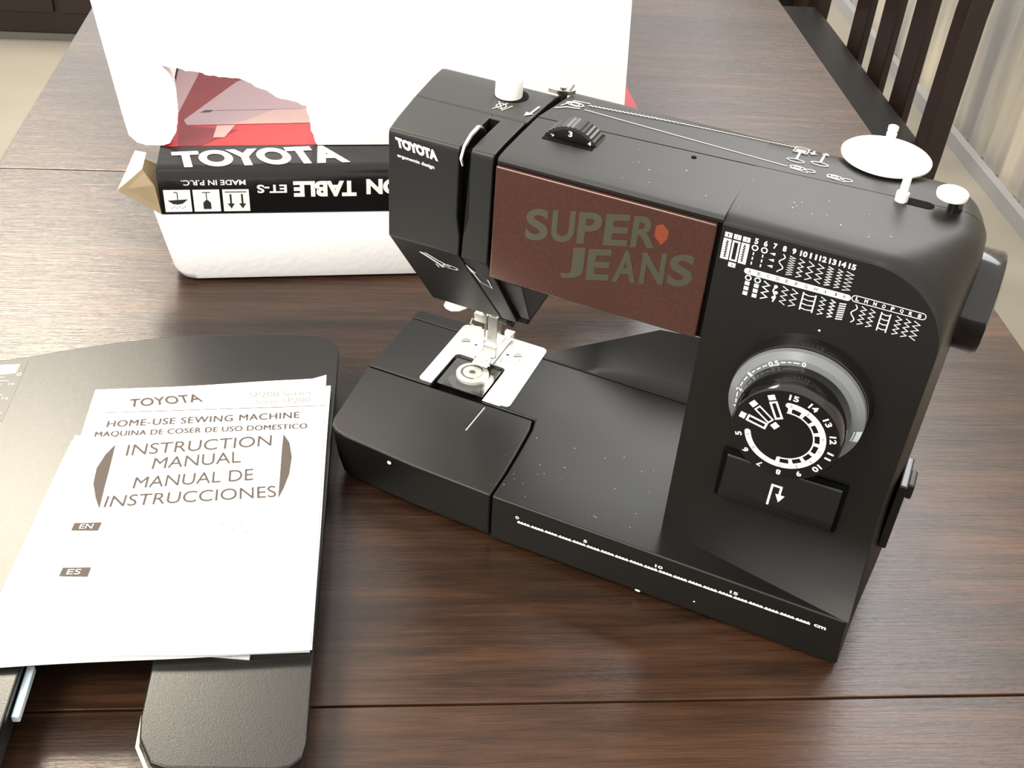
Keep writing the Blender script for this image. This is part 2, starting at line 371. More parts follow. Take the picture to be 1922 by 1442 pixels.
# raised fillet behind the bed towards the column
MB().loft([[(-4.2+13.5*u, 16.06, 4.3), (-4.2+13.5*u, 16.06, 4.5+.05*u), (-4.2+13.5*u, 16.5+.5*u, 4.5+.9*min(1, u*1.7)), (-4.2+13.5*u, 17.45+1.3*u, 4.5+3.9*min(1, u*1.75)+.6*u), (-4.2+13.5*u, 17.5+1.8*u, 4.3)] for u in (0, .15, .3, .45, .57, .7, .85, 1)]).build('rear_fillet', BLACKF, sm, smooth=50)
MB().hexa([(-3.6, 17.46, .5), (22.6, 17.46, .5), (22.6, 19.2, .5), (-1, 19.2, .5), (-3.6, 17.46, 4.4), (22.6, 17.46, 4.4), (22.6, 19.2, 4.4), (-1, 18.2, 4.4)]).build('rear_skirt', BLACKF, sm)
for x, y in ((-12.5, 3), (-13.5, 14.5), (20, 2), (20, 15)):
    MB().lathe([(.9, 0), (1, .15), (1, .44)], (x, y, 0), n=20).build('rubber_foot', DEEP, sm)
# bobbin well
wl = MB().box((-10.9, 8.85, 3.0), (-6.85, 13.0, 3.4)).build('bobbin_well', DEEP, sm)
bb = MB(); bb.lathe([(1.25, 0), (1.25, .25), (.95, .3), (.95, .2), (.7, .2), (.7, .32), (.3, .32), (.3, .1)], (-8.95, 11.9, 4.06), n=36)
bb.build('bobbin', WPLAST, sm, smooth=30)
MB().ring((-8.95, 11.9), .82, .1, lambda a, b: (a, b, 4.39), a0=.6, a1=5.2).disc((-8.95, 11.9), .2, lambda a, b: (a, b, 4.39)).build('bobbin_mark', DEEP, sm)
MB().lathe([(1.7, 0), (1.75, .5), (1.45, .55), (1.4, .2)], (-8.95, 11.7, 3.42), n=36).build('hook_race', GLOSSK, sm)
MB().box((-10.75, 9.35, 4.4), (-6.95, 12.9, 4.52)).build('bobbin_cover', CLEAR, sm, bevel=.05)
# needle plate, U-shaped
def rc(cx, cy, r, a0, a1): return arcpts((cx, cy), r, a0, a1, 5)
pl = [(-5.35, 8.98)] + rc(-5.0, 9.35, .35, -70, 0)[1:] + rc(-5.35, 16.65, .5, 0, 90) + rc(-11.6, 16.65, .5, 90, 180) + rc(-11.75, 9.3, .35, 180, 270) + [(-10.98, 8.95)] + rc(-10.55, 12.85, .4, 180, 90) + rc(-7.15, 12.85, .4, 90, 0) + [(-6.75, 8.9)]
# follow the measured slight taper
np_ = MB().pz(pl, 4.5, 4.62).build('needle_plate', PLATE, sm, bevel=.03, seg=2)
MB().box((-6.75, 8.86, 4.35), (-5.3, 9.0, 4.61)).build('plate_lip', METAL, sm, np_, bevel=.03)
for x, y in ((-10.95, 14.85), (-6.55, 15.0)):
    MB().lathe([(.42, 0), (.42, .04), (.3, .07)], (x, y, 4.62), n=24).build('screw', METAL, sm, np_)
    MB().stroke([(x-.28, y-.15), (x+.28, y+.15)], .08, lambda a, b: (a, b, 4.695)).build('screw_slot', DEEP, sm, np_)
mk = MB(); f46 = lambda a, b: (a, b, 4.625)
for x, y in ((-10.1, 14.9), (-7.36, 14.9), (-9.4, 13.45), (-8.75, 13.45), (-8.15, 13.5)): mk.stroke([(x-.12, y), (x+.12, y)], .12, f46)
mk.stroke([(-8.05, 15.9), (-8.05, 16.3)], .16, f46); mk.build('feed_slots', DEEP, sm, np_)
mg = MB()
for s_, x0 in ((1, -7.5), (-1, -10.1)):
    for i in range(5): mg.stroke([(x0+s_*i*.28, 13.75), (x0+s_*i*.28, 14.35)], .06, f46)
mg.build('guide_lines', GREYP, sm, np_, kind='stuff')
# ---- column (structured loft along depth)
XL = 9.32
def ztop(y):
    pts = [(2.5, 27.42), (2.55, 27.55), (2.75, 27.72), (3.4, 27.88), (5.6, 28.02), (8.5, 28.06), (12, 28.02), (13.2, 27.82), (13.9, 27.35), (14.5, 26.5), (14.9, 25)]
    for (a, b), (c, d) in zip(pts, pts[1:]):
        if y <= c: return b+(d-b)*(max(y, a)-a)/(c-a)
    return 25
def colsec(y):
    # returns left x, bottom z, top z, right x, corner radius
    t = min(1, max(0, (y-2.5)/5.0))**.85
    xr = 21.85 + .75*t; R = 4.6 - 2.9*t
    if y > 9:
        k = (y-9)/6.2; xr -= 4.3*(1-math.sqrt(max(0, 1-k*k)))*1.0
    return XL, 4.5, ztop(y), xr, R
def loop(y, seamshift=0):
    xl, z0, z1, xr, R = colsec(y); pts = []
    yy = lambda x: y + seamshift*(x-XL)*.06
    fl = 0
    for i in range(13):                       # left side upward
        pts.append([xl, 0, z0+(z1-z0)*i/12])
    for i in range(1, 9): pts.append([xl+(xr-R-xl)*i/8, 0, z1])
    for i in range(1, 21):
        a = PI/2*(1-i/20); pts.append([xr-R+R*math.cos(a), 0, z1-R+R*math.sin(a)])
    for i in range(1, 13): pts.append([xr, 0, (z1-R)+(z0-(z1-R))*i/12])
    for i in range(1, 8): pts.append([xr+(xl-xr)*i/8, 0, z0])
    return [[p[0], yy(p[0]), p[2]] for p in pts]
def flare(p, k=1):
    t = (p[2]-4.5)/4.9; p = list(p)
    if t < 1:
        s_ = max(0, min(1, (p[0]-XL)/12.7)); p[1] -= 2.5*k*s_*(1-t)**2
    # lower right corner follows the bed
    if p[2] < 11: p[0] += .32*max(0, (p[0]-15)/7)*((11-p[2])/6.5)
    return p
def front_cap(mb, y, k=1):
    xl, z0, z1, xr, R = colsec(y); rows = []; nx = 20
    zs = [z0+(z1-R-z0)*j/24 for j in range(24)] + [z1-R+R*math.sin(PI/2*i/20) for i in range(21)]; nz = len(zs)-1
    for z in zs:
        x1 = xr if z <= z1-R else xr-R+math.sqrt(max(0, R*R-(z-(z1-R))**2))
        rows.append([tuple(flare([xl+(x1-xl)*i/nx, y, z], k)) for i in range(nx+1)])
    vs = [p for r in rows for p in r]
    mb.add(vs, [(j*(nx+1)+i, j*(nx+1)+i+1, (j+1)*(nx+1)+i+1, (j+1)*(nx+1)+i) for j in range(nz) for i in range(nx)])
mb = MB(); rings = []
for y, k in ((2.5, 1), (2.55, .98), (2.75, .95), (3.4, .85), (4.6, .6), (5.6, .4), (6.8, .15), (7.6, 0)):
    rings.append([tuple(flare(p, k)) for p in loop(y)])
rings.append([tuple(p) for p in loop(8.92, 1)])
rings[-1] = [(x, y+.02, z) for x, y, z in rings[-1]]
mb.loft(rings, caps=False); front_cap(mb, 2.5)
col_o = mb.build('column_front_cover', BLACKF, sm, smooth=27)
mb = MB(); rings = [[tuple(p) for p in loop(9.0, 1)]]
for y in (10.3, 11.3, 12, 12.6, 13.2, 13.6, 13.9, 14.2, 14.5, 14.9): rings.append([tuple(p) for p in loop(y)])
mb.loft(rings, caps=True); mb.build('column_rear_cover', BLACKF, sm, smooth=35, wn=True)
# dark liner behind the seam so the joint reads black
# ---- arm: front cover and rear cover, extruded along x
def armprof(front):
    if front:
        return [(3.0, 20.4), (3.0, 27.2), (2.5, 27.45), (2.48, 27.68), (2.56, 27.82), (2.75, 27.9), (3.6, 27.98), (5.6, 28.03)], None
armf = [(3.0, 20.4), (2.95, 27.5), (2.5, 27.5), (2.48, 27.7), (2.56, 27.84), (2.75, 27.91), (3.6, 27.98), (5.6, 28.03)]
mb = MB(); n = len(armf)
mb.prism(armf + [(8.2, 28.05), (8.2, 20.4)], lambda a, b: (-3.98, a, b), lambda a, b: (XL, a + (.72 if a > 8 else 0), b))
mb.build('arm_front_cover', BLACKF, sm, smooth=35, wn=True)
armr = [(8.1, 20.4), (8.28, 28.06), (12, 28.02), (12.6, 27.95), (13.2, 27.82), (13.6, 27.6), (13.9, 27.35), (14.5, 26.5), (14.9, 25), (14.9, 21), (14.4, 20.4)]
def armleft(a, b):
    return (-3.98+(.5 if (b > 26 and a > 11) else 0), a, b)
mb = MB().prism(armr, armleft, lambda a, b: (XL, a + (.72 if a < 9 else 0), b)); mb.build('arm_rear_cover', BLACKF, sm, smooth=35, wn=True)
MB().box((-3.9, 3.05, 20.45), (9.4, 14, 27.4)).box((9.4, 3.2, 5), (17, 13, 27.4)).build('dark_liner', DEEP, sm)  # black filler boxes added so gaps in the shell look dark
# ---- display panel
MB().box((-4.05, 2.62, 19.9), (9.3, 3.02, 27.5)).build('panel_recess', DEEP, sm)
dp = MB().box((-4.02, 2.3, 19.92), (9.06, 2.7, 27.42)).build('display_panel', FILM, sm, bevel=.1, seg=3)
fp = lambda a, b: (a, 2.29, b)
lt = MB(); FE = 2.29
def pt(a, b): return (a, FE, b)
def word(mbx, wd, x0, x1, za0, za1, zb0, zb1, gap=.12, **k):
    n = len(wd); wdt = (x1-x0)/n
    for i, ch in enumerate(wd):
        u0 = i/n; u1 = (i+1)/n; a = x0+wdt*i; b = a+wdt-gap
        l0, l1 = za0+(zb0-za0)*u0, za1+(zb1-za1)*u0; m0, m1 = za0+(zb0-za0)*u1, za1+(zb1-za1)*u1
        mbx.text(ch, [pt(a, l0), pt(b, m0), pt(b, m1), pt(a, l1)], **k)
word(lt, 'SUPER', -1.9, 6.05, 23.2, 25.3, 25.0, 27.0, gap=.2, bold=.03)
word(lt, 'JEANS', .5, 8.45, 21.35, 23.45, 23.2, 25.3, gap=.2, bold=.03)
lt.build('lettering', LETG, sm, dp, smooth=0, fix=False)
MB().poly([(5.75, 26.4), (6.1, 26.62), (6.5, 26.3), (6.5, 25.8), (6.2, 25.3), (5.75, 25.75)], fp).build('shield_emblem', SHIELD, sm, dp, smooth=0, fix=False)
# ---- head
def hx(y, z):
    x = -11.05 - .14*(y-2.5)
    if z < 14: x += (14-z)*.18
    return x
hb = (10.2, 11.35)
fpl = [(2.5, 20.7), (2.5, 27.5), (2.56, 27.72), (2.72, 27.86), (4, 27.97), (7.1, 28.05), (7.1, 17.2), (10.2, 13.4), (10.3, 11.35)]
def faceR(y, z): return -6.42 if z > 23.4 else (-6.2 if z < 22 else -6.42+.22*(23.4-z)/1.4)
mb = MB()
fpl2 = [(2.5, 20.7), (2.5, 22.0), (2.5, 23.4), (2.5, 27.5), (2.56, 27.72), (2.72, 27.86), (4, 27.97), (6.55, 28.04), (7.1, 28.05), (7.1, 17.2), (9.7, 13.4), (10.3, 11.35), (10.1, 11.4)]
mb.prism(fpl2, lambda a, b: (hx(a, b), a, b), lambda a, b: (faceR(a, b), a, b))
mb.build('face_plate', BLACKF, sm, bevel=.13, ang=35, smooth=35)
pp = [(2.55, 20.6), (2.55, 22.0), (2.55, 23.4), (2.55, 27.5), (2.6, 27.72), (2.75, 27.86), (4, 27.97), (7.1, 28.05), (7.1, 17.2), (9.6, 13.4), (10.2, 11.45), (10.0, 11.5)]
def pilL(y, z): return -5.75 if z > 23.4 else (-6.08 if z < 22 else -5.75-.33*(23.4-z)/1.4)
def pilR(y, z): return -4.28 if z > 19.5 else -4.28-.62*(19.5-z)/8
MB().prism(pp, lambda a, b: (pilL(a, b), a, b), lambda a, b: (pilR(a, b), a, b)).build('thread_pillar', BLACKF, sm, bevel=.1, ang=35, smooth=35)
MB().box((-6.45, 6.6, 26), (-5.7, 7.08, 28.04)).build('slot_end', BLACKF, sm, bevel=.05)
hr = [(7.17, 17.3), (7.17, 28.06), (10.5, 28.0), (12.0, 27.86), (12.8, 27.55), (13.5, 27.0), (14.2, 26), (14.9, 24), (14.9, 13.5), (14.2, 11.6), (10.35, 11.3), (10.35, 13.2)]
MB().prism(hr, lambda a, b: (hx(a, b), a, b), lambda a, b: (-4.2, a, b)).build('head_rear_cover', BLACKF, sm, bevel=.12, ang=35, smooth=35)
MB().box((-10.6, 3.4, 20.9), (-3.0, 7.1, 27.2)).hexa([(-10.4, 9.2, 12.6), (-4.9, 9.2, 12.6), (-4.9, 10.3, 12.3), (-10.4, 10.3, 12.3), (-10.4, 3.4, 21), (-4.9, 3.4, 21), (-4.9, 7.1, 21), (-10.4, 7.1, 21)]).build('head_dark_liner', DEEP, sm)  # black filler added inside the head so its slot looks dark
# right guard block beside the needle
MB().prism([(5.2, 17.9), (5.6, 19.6), (10.3, 19.6), (14.0, 19.6), (13.8, 12.9), (10.1, 12.0), (9.9, 12.2)], lambda a, b: (-4.72, a, b), lambda a, b: (-4.0+(b-12)*.18 if b < 19 else -2.6, a, b)).build('finger_guard', BLACKF, sm, bevel=.08, ang=35)
# take-up lever in the slot
MB().tube([(-6.2, 5.6, 27.5), (-6.15, 5.0, 28.1), (-6.12, 4.3, 28.45), (-6.14, 3.4, 28.3), (-6.2, 2.7, 27.9), (-6.22, 2.35, 27.3), (-6.15, 2.5, 26.8)], [.1, .13, .14, .13, .12, .11, .08], 8).build('take_up_lever', METAL, sm)
# thread guide clip on top
MB().prism([(-4.85, 12.0), (-4.3, 12.6), (-3.6, 12.75), (-3.25, 12.6), (-3.45, 12.2), (-4.2, 11.95)], lambda a, b: (a, b, 28.05), lambda a, b: (a, b, 28.3)).tube([(-4, 12.35, 27.6), (-4, 12.35, 28.5)], .3, 12).tube([(-3.6, 12.3, 28.2), (-3.35, 12.4, 28.75)], .1, 8).build('thread_guide', METAL, sm, smooth=40)
# pressure knob
kn = MB().lathe([(.86, 27.2), (.86, 29.0), (.8, 29.15), (.6, 29.2)], (-6.8, 10.25, 0), n=32).build('pressure_knob', WPLAST, sm)
MB().lathe([(1.08, 28.005), (1.08, 28.03)], (-6.62, 10.3, 0), n=32).build('knob_hole_shade', DEEP, sm)  # black disc stands in for the shade in the knob opening
# tension dial
MB().box((-2.68, 5.75, 27.9), (.46, 8.05, 28.065)).build('dial_slot_shade', DEEP, sm)  # flat black plate, the slot's shade given as colour
td = MB(); nn = 90; rr = []
for k, (y, r) in enumerate(((6.3, 1.85), (6.35, 2.0), (7.75, 2.0), (7.8, 1.9))):
    rr.append([(-1.1+(r+(.05 if i % 2 else 0)*(k in (1, 2)))*math.cos(2*PI*i/nn), y, 26.85+(r+(.05 if i % 2 else 0)*(k in (1, 2)))*math.sin(2*PI*i/nn)) for i in range(nn)])
tdo = td.loft(rr).build('tension_dial', BLACK, sm, smooth=15)
tx = MB(); ff = lambda a, b: (a, 6.28, b)
tx.textbox('2', -2.35, 28.02, -2.1, 28.2, ff, bold=.03).textbox('3', -1.25, 28.3, -1.0, 28.65, ff, bold=.03).textbox('4', .0, 28.05, .2, 28.3, ff, bold=.03)
tx.build('numerals', WHITEP, sm, tdo, smooth=0, fix=False)
MB().lathe([(.16, 28.05), (.16, 28.08)], (5.9, 8.1, 0), n=20).build('screw_hole_shade', DEEP, sm)  # small black disc in place of a shaded hole
# bobbin winder
cap = arcpts((17.62, 9.3), .42, 90, 270, 8) + arcpts((19.0, 9.3), .42, -90, 90, 8)
MB().pz(cap, 27.95, 28.075).build('winder_slot_shade', DEEP, sm)  # black capsule plate paints the dark of the slot
MB().lathe([(.36, 27.9), (.36, 28.55), (.24, 28.62), (.22, 29.85), (.18, 29.95)], (17.6, 9.15, 0), n=20).build('winder_spindle', WPLAST, sm)
stp = MB(); stp.lathe([(.82, 0), (.86, .12), (.86, .3), (.78, .38)], (20.1, 9.6, 28.75), n=32).build('winder_stop_cap', WPLAST, sm)
MB().lathe([(.42, 27.6), (.4, 28.8)], (20.45, 9.6, 0), n=24).build('winder_stop_post', GLOSSK, sm)
MB().ring((20.35, 9.75), .2, .05, lambda a, b: (a, b, 29.14)).build('stop_mark', INKL, sm, smooth=0, fix=False)
# spool disc and pin
MB().lathe([(2.5, 28.12), (2.62, 28.18), (2.64, 28.3), (2.55, 28.38), (.5, 28.38)], (15.96, 13.85, 0), n=64).build('spool_disc', WPLAST, sm, smooth=50)
MB().lathe([(.3, 28.1), (.28, 29.6), (.3, 29.62), (.3, 29.75), (.26, 29.78), (.26, 29.9), (.3, 29.93), (.3, 30.15), (.22, 30.2)], (15.9, 13.85, 0), n=20).build('spool_pin', WPLAST, sm, smooth=50)
# ---- printed marks on the machine
FY = 2.485
fc = lambda a, b: (a, FY, b)
ch = MB()
cols = [11.27 + .514*i for i in range(11)]
for i, nme in enumerate('5 6 7 8 9 10 11 12 13 14 15'.split()):
    wch = .1 if len(nme) == 1 else .19
    ch.textbox(nme, cols[i]-wch, 26.82, cols[i]+wch, 27.16, fc, bold=.04)
for k, x in enumerate((9.74, 10.24, 10.74)):
    ch.poly([(x-.2, 26.78), (x+.2, 26.78), (x+.2, 27.08), (x-.2, 27.08)], fc)
    if k == 1: ch.stroke([(x-.16, 25.48), (x+.16, 25.48), (x+.16, 26.64), (x-.16, 26.64)], .1, fc, True)
    else: ch.poly([(x-.22, 25.42), (x+.22, 25.42), (x+.22, 26.7), (x-.22, 26.7)], fc)
ch.poly([(10.04, 25.05), (10.44, 25.05), (10.44, 25.33), (10.04, 25.33)], fc)
def zig(x, z1, z0, n, wd, amp, f=fc, ph=0, d=.05):
    ch.stroke([(x + (amp if (i+ph) % 2 else -amp), z1+(z0-z1)*i/n) for i in range(n+1)], d, f)
for x in cols[:2]:
    ch.ring((x, 26.58), .15, .07, fc, 14)
    for k in range(3): ch.stroke([(x-.02, 26.3-.3*k), (x-.02, 26.12-.3*k)], .07, fc)
z1, z0 = 26.65, 25.5
for k in range(3): ch.poly([(cols[2]-.2, 26.5-.38*k), (cols[2]+.1, 26.6-.38*k), (cols[2]+.1, 26.42-.38*k)], fc)
ch.stroke([(cols[3]+.13*math.sin(t*.55), z1-(z1-z0)*t/20) for t in range(21)], .06, fc)
zig(cols[4], z1, z0, 16, 0, .16); zig(cols[5], z1, z0, 8, 0, .14); zig(cols[6], z1, z0, 6, 0, .16); zig(cols[7], z1, z0, 7, 0, .17)
zig(cols[8], z1, z0, 14, 0, .14, d=.06); zig(cols[9], z1, z0, 12, 0, .13); zig(cols[10], z1, z0, 10, 0, .2)
pill = arcpts((11.15, 25.08), .19, 90, 270, 6) + arcpts((16.6, 25.13), .19, -90, 90, 6)
ch.poly(pill, fc)
colz = [11.27 + .52*i for i in range(11)]
h1, h0 = 24.75, 23.62
for x in colz[:2]:
    ch.ring((x, 24.68), .15, .07, fc, 14)
    for k in range(3): ch.poly([(x-.13, 24.2-.32*k), (x+.13, 24.2-.32*k), (x+.13, 24.44-.32*k), (x-.13, 24.44-.32*k)], fc)
zig(colz[2], h1, h0, 6, 0, .17, d=.07)
for k in range(3): ch.disc((colz[3]+.08*(k % 2), 24.6-.36*k), .11, fc, 8)
ch.stroke([(colz[3], 24.7), (colz[3]-.1, 24.3), (colz[3]+.1, 23.95), (colz[3], 23.62)], .08, fc)
zig(colz[4], h1, h0, 7, 0, .16); zig(colz[5], h1, h0, 6, 0, .17)
for x, s_ in ((colz[6]-.05, 1), (colz[7]+.1, -1)):
    ch.stroke([(x, h1), (x, h0)], .08, fc)
    for k in range(4): ch.stroke([(x, 24.65-.3*k), (x+.32*s_, 24.6-.3*k)], .06, fc)
zig(colz[8], h1, h0, 8, 0, .14); zig(colz[9], h1, h0, 10, 0, .12, d=.07)
for k in range(8): ch.stroke([(colz[10]-.18, 24.65-.14*k), (colz[10]+.18, 24.72-.14*k)], .07, fc)
p3 = arcpts((17.02, 25.2), .19, 90, 270, 6) + arcpts((20.5, 25.23), .19, -90, 90, 6)
ch.stroke(p3, .045, fc, True)
col3 = [17.12+.464*i for i in range(8)]
for i, l_ in enumerate('LMNOPQRS'): ch.textbox(l_, col3[i]-.09, 25.09, col3[i]+.09, 25.33, fc, bold=.04)
ch.stroke([(col3[0]+.12*math.sin(t*.6), h1+.1-(h1-h0)*t/16) for t in range(17)], .06, fc)
for i, nz in ((1, 8), (2, 8), (5, 8), (6, 8), (7, 7)): zig(col3[i], h1+.1, h0+.08, nz, 0, .14 if i < 7 else .17)
for x, s_ in ((col3[3], 1), (col3[4], -1)):
    ch.stroke([(x, h1+.1), (x, h0+.05)], .07, fc)
    for k in range(4): ch.stroke([(x, 24.75-.3*k), (x+.28*s_, 24.7-.3*k)], .055, fc)
ch.disc((15.66, 22.67), .07, fc, 8)
ch.build('stitch_chart', WHITEP, sm, smooth=0, fix=False)
ch = MB(); FY = 2.462
for i, l_ in enumerate('ABCDEFGHIJK'): ch.textbox(l_, colz[i]-.08, 25.0+.005*i, colz[i]+.08, 25.2+.005*i, fc)
for x in (9.76, 10.72):
    ch.stroke([(x + (.04 if i % 2 else -.06), 26.6-1.05*i/14) for i in range(15)], .06, fc)
for i, x in enumerate((9.74, 10.24, 10.74)): ch.textbox(str(i+1), x-.05, 26.85, x+.05, 27.02, fc)
ch.textbox('4', 10.19, 25.1, 10.29, 25.27, fc)
ch.build('chart_letters', LABELK, sm, smooth=0, fix=False)
# brand on the head
lo = MB(); FY = 2.48
lo.text('TOYOTA', [fc(-10.45, 26.86), fc(-7.74, 26.62), fc(-7.86, 27.28), fc(-10.6, 27.48)], bold=.07)
lo.text('ergonomic design', [fc(-10.42, 26.18), fc(-7.98, 26.0), fc(-7.98, 26.3), fc(-10.46, 26.44)], bold=.03)
lo.build('maker_lettering', WHITEP, sm, smooth=0, fix=False)
# threading marks on the sloping lower face
def slope(a, s_):       # s_ distance down the slope
    y = 2.5+s_*.638; return (a, y-.025*1.2, 20.7-1.2*(y-2.5)-.03)
th_ = MB()
th_.stroke([(-9.3, 1.5), (-8.7, 2.5), (-8.2, 3.4)], .28, slope).stroke([(-8.95, 1.4), (-8.3, 2.3), (-7.6, 3.0)], .2, slope)
th_.ring((-7.6, 3.0), .5, .12, slope, 12, sy=.7).stroke([(-8.7, 3.2), (-8.6, 4.6), (-7.9, 5.8), (-7.2, 6.0)], .13, slope).stroke([(-8.5, 3.0), (-7.6, 5.9)], .12, slope)
th_.stroke([(-7.0, 5.0), (-6.5, 7.2)], .09, slope).poly([(-6.9, 6.5), (-6.55, 6.3), (-6.45, 7.3)], slope)
slope2 = lambda a, b: (a, slope(a, b)[1]-.1, slope(a, b)[2])
th_.stroke([(-5.9, 1.8), (-5.75, 4.2), (-5.1, 4.9), (-5.0, 3.2)], .11, slope2).poly([(-6.0, 1.2), (-5.98, 2.6), (-5.6, 2.5)], slope2)
th_.build('threading_diagram', WHITEP, sm, smooth=0, fix=False)
# ruler on the bed front
rl = MB(); fr = lambda a, b: (a, -.015 + (.0 if b > 1.65 else 0), b)
def rz(x): return 3.04 + .0155*x
for i in range(20):
    x = .1+i
    rl.poly([(x+.03, rz(x)-.09), (x+.97, rz(x+1)-.09), (x+.97, rz(x+1)+.05), (x+.03, rz(x)+.05)], fr)
    for k in range(4): rl.poly([(x+.1+.22*k, rz(x)+.04), (x+.24+.22*k, rz(x)+.04), (x+.24+.22*k, rz(x)+.13), (x+.1+.22*k, rz(x)+.13)], fr)
for t_, x in (('0', .1), ('5', 5.0), ('10', 10.1), ('15', 15.1)):
    rl.textbox(t_, x-.13*len(t_), rz(x)+.24, x+.13*len(t_), rz(x)+.5, fr, bold=.04)
rl.textbox('cm', 20.3, rz(20)-.08, 21.05, rz(20)+.16, fr, bold=.04)
rl.build('ruler_print', WHITEP, sm, smooth=0, fix=False)
# chips and dust specks
sp = MB()
for (x, z) in ((-9.75, 4.05),): sp.disc((x, z), .16, lambda a, b: (a, .17, b), 9)
sp.disc((9.0, .62), .2, lambda a, b: (a, .12, b), 8, .5); sp.disc((12.8, 1.6), .07, lambda a, b: (a, -.01+.03, b), 7)
for i in range(22):
    x, y = random.uniform(2, 20), random.uniform(3.2, 8); sp.disc((x, y), random.uniform(.015, .035), lambda a, b: (a, b, 28.075), 6)
for i in range(26):
    x, y = random.uniform(-3, 9), random.uniform(1, 8); sp.disc((x, y), random.uniform(.015, .035), lambda a, b: (a, b, 4.52), 6)
sp.build('paint_chips', WHITEP, sm, smooth=0, fix=False, kind='stuff')
# diagrams on the top cover
dg = MB(); ft = lambda a, b: (a, b, 28.072 - max(0, b-12)*.17)
dg.ring((-2.7, 11.15), .55, .09, ft, 20, sy=.5).ring((-2.7, 11.15), .3, .07, ft, 16, sy=.5).stroke([(-3.6, 10.0), (-3.0, 10.5), (-2.2, 10.7)], .12, ft).stroke([(-3.4, 10.5), (-2.9, 11.6), (-1.9, 11.7)], .08, ft)
N_ = 100
a0, a1 = Vector((-1.9, 11.4)), Vector((10.8, 12.85))
dg.stroke([a0+(a1-a0)*i/N_+Vector((0, .09 if i % 2 else -.05)) for i in range(N_+1)], .07, ft)
a0, a1 = Vector((-1.9, 10.7)), Vector((11.0, 9.85)); dg.stroke([a0, a1], .06, ft)
dg.ring((11.25, 13.0), .42, .07, ft, 18, sy=.45).stroke([(10.85, 12.9), (10.85, 12.0), (11.65, 12.0), (11.65, 12.9)], .07, ft).poly([(10.95, 12.1), (11.55, 12.1), (11.55, 12.6), (10.95, 12.6)], ft)
dg.stroke([(11.25, 12.0), (11.25, 11.0)], .14, ft).ring((11.25, 10.85), .5, .07, ft, 18, sy=.4)
dg.stroke([(11.95, 13.0), (11.95, 12.5)], .14, ft).poly([(11.7, 12.55), (12.2, 12.55), (11.95, 12.1)], ft)
dg.stroke([(12.6, 12.6), (12.6, 11.3)], .14, ft).ring((12.6, 11.15), .5, .07, ft, 18, sy=.4).poly([(12.4, 12.7), (12.9, 12.7), (12.65, 13.2)], ft)
for cx in (11.55, 13.7):
    dg.ring((cx, 9.98), .42, .08, ft, 16, sy=.5).ring((cx, 9.98), .2, .06, ft, 12, sy=.5).ring((cx+.75, 9.95), .28, .07, ft, 14, sy=.6).stroke([(cx-.4, 9.75), (cx+.7, 9.65)], .07, ft)
dg.ring((-6.5, 8.45), .3, .07, ft, 14, sy=1.2).stroke([(-6.9, 9.0), (-6.2, 7.9), (-5.9, 8.8)], .08, ft).stroke([(-6.8, 7.8), (-6.3, 9.0)], .08, ft)
dg.stroke([(-4.45, 9.6), (-4.55, 8.3)], .14, ft).poly([(-4.85, 8.5), (-4.35, 8.4), (-4.75, 7.9)], ft)
dg.build('winding_diagram', GREYP, sm, smooth=0, fix=False)
# ---- pattern dial
DX, DZ = 15.66, 18.18
MB().lathe([(4.1, 2.6), (4.02, 2.42), (3.96, 2.3), (3.94, 1.42), (3.88, 1.34), (3.6, 1.36)], (DX, 0, DZ), 'y', 72).build('dial_collar', GLOSSK, sm, smooth=50)
rg = MB().lathe([(3.74, 1.5), (3.86, 1.24), (3.83, .95), (3.45, .68), (3.0, .62)], (DX, 0, DZ), 'y', 72).build('stitch_length_ring', GREYT, sm, smooth=25)
cp = MB().lathe([(3.12, .9), (3.1, -.2), (3.04, -1.45), (2.94, -1.6), (.5, -1.6)], (DX, 0, DZ), 'y', 72).build('pattern_dial', GLOSSK, sm, smooth=35)
pr = MB()
def pol(r, a): a = math.radians(a); return (DX+r*math.cos(a), -1.612, DZ+r*math.sin(a))
def ptext(mbx, t, r, a, hw, hh, pf, **k):
    # letters upright outward at polar position
    ca, sa = math.cos(math.radians(a)), math.sin(math.radians(a)); o = Vector((DX+r*ca, 0, DZ+r*sa)); R = Vector((sa, 0, -ca)); U = Vector((ca, 0, sa))
    yv = pf
    if t == 'I': hw *= .15
    q = [o-R*hw-U*hh, o+R*hw-U*hh, o+R*hw+U*hh, o-R*hw+U*hh]; mbx.text(t, [(p.x, yv, p.z) for p in q], **k)
for i, t_ in enumerate('15 14 13 12 11 10 9 8 7 6 5'.split()):
    ptext(pr, t_, 2.58, 91-25.3*i, .13*len(t_), .18, -1.612, bold=.03)
def arcband(mbx, r0, r1, a0, a1, yv, n=48):
    f = lambda r, a: (DX+r*math.cos(math.radians(a)), yv, DZ+r*math.sin(math.radians(a)))
    for i in range(n):
        b0 = a0+(a1-a0)*i/n; b1 = a0+(a1-a0)*(i+1)/n; mbx.add([f(r0, b0), f(r0, b1), f(r1, b1), f(r1, b0)], [(0, 1, 2, 3)])
arcband(pr, 1.88, 2.22, 96, -167, -1.612)
for a in (96, -167): pr.disc((0, 0), .17, lambda u, v, a=a: (DX+2.05*math.cos(math.radians(a))+u, -1.612, DZ+2.05*math.sin(math.radians(a))+v), 12)
arcband(pr, 1.52, 1.60, 98, -92, -1.612)
for k in range(9):
    a = 93-23*k; arcband(pr, 1.55, 1.9, a+3.5, a-3.5, -1.6125, 2)
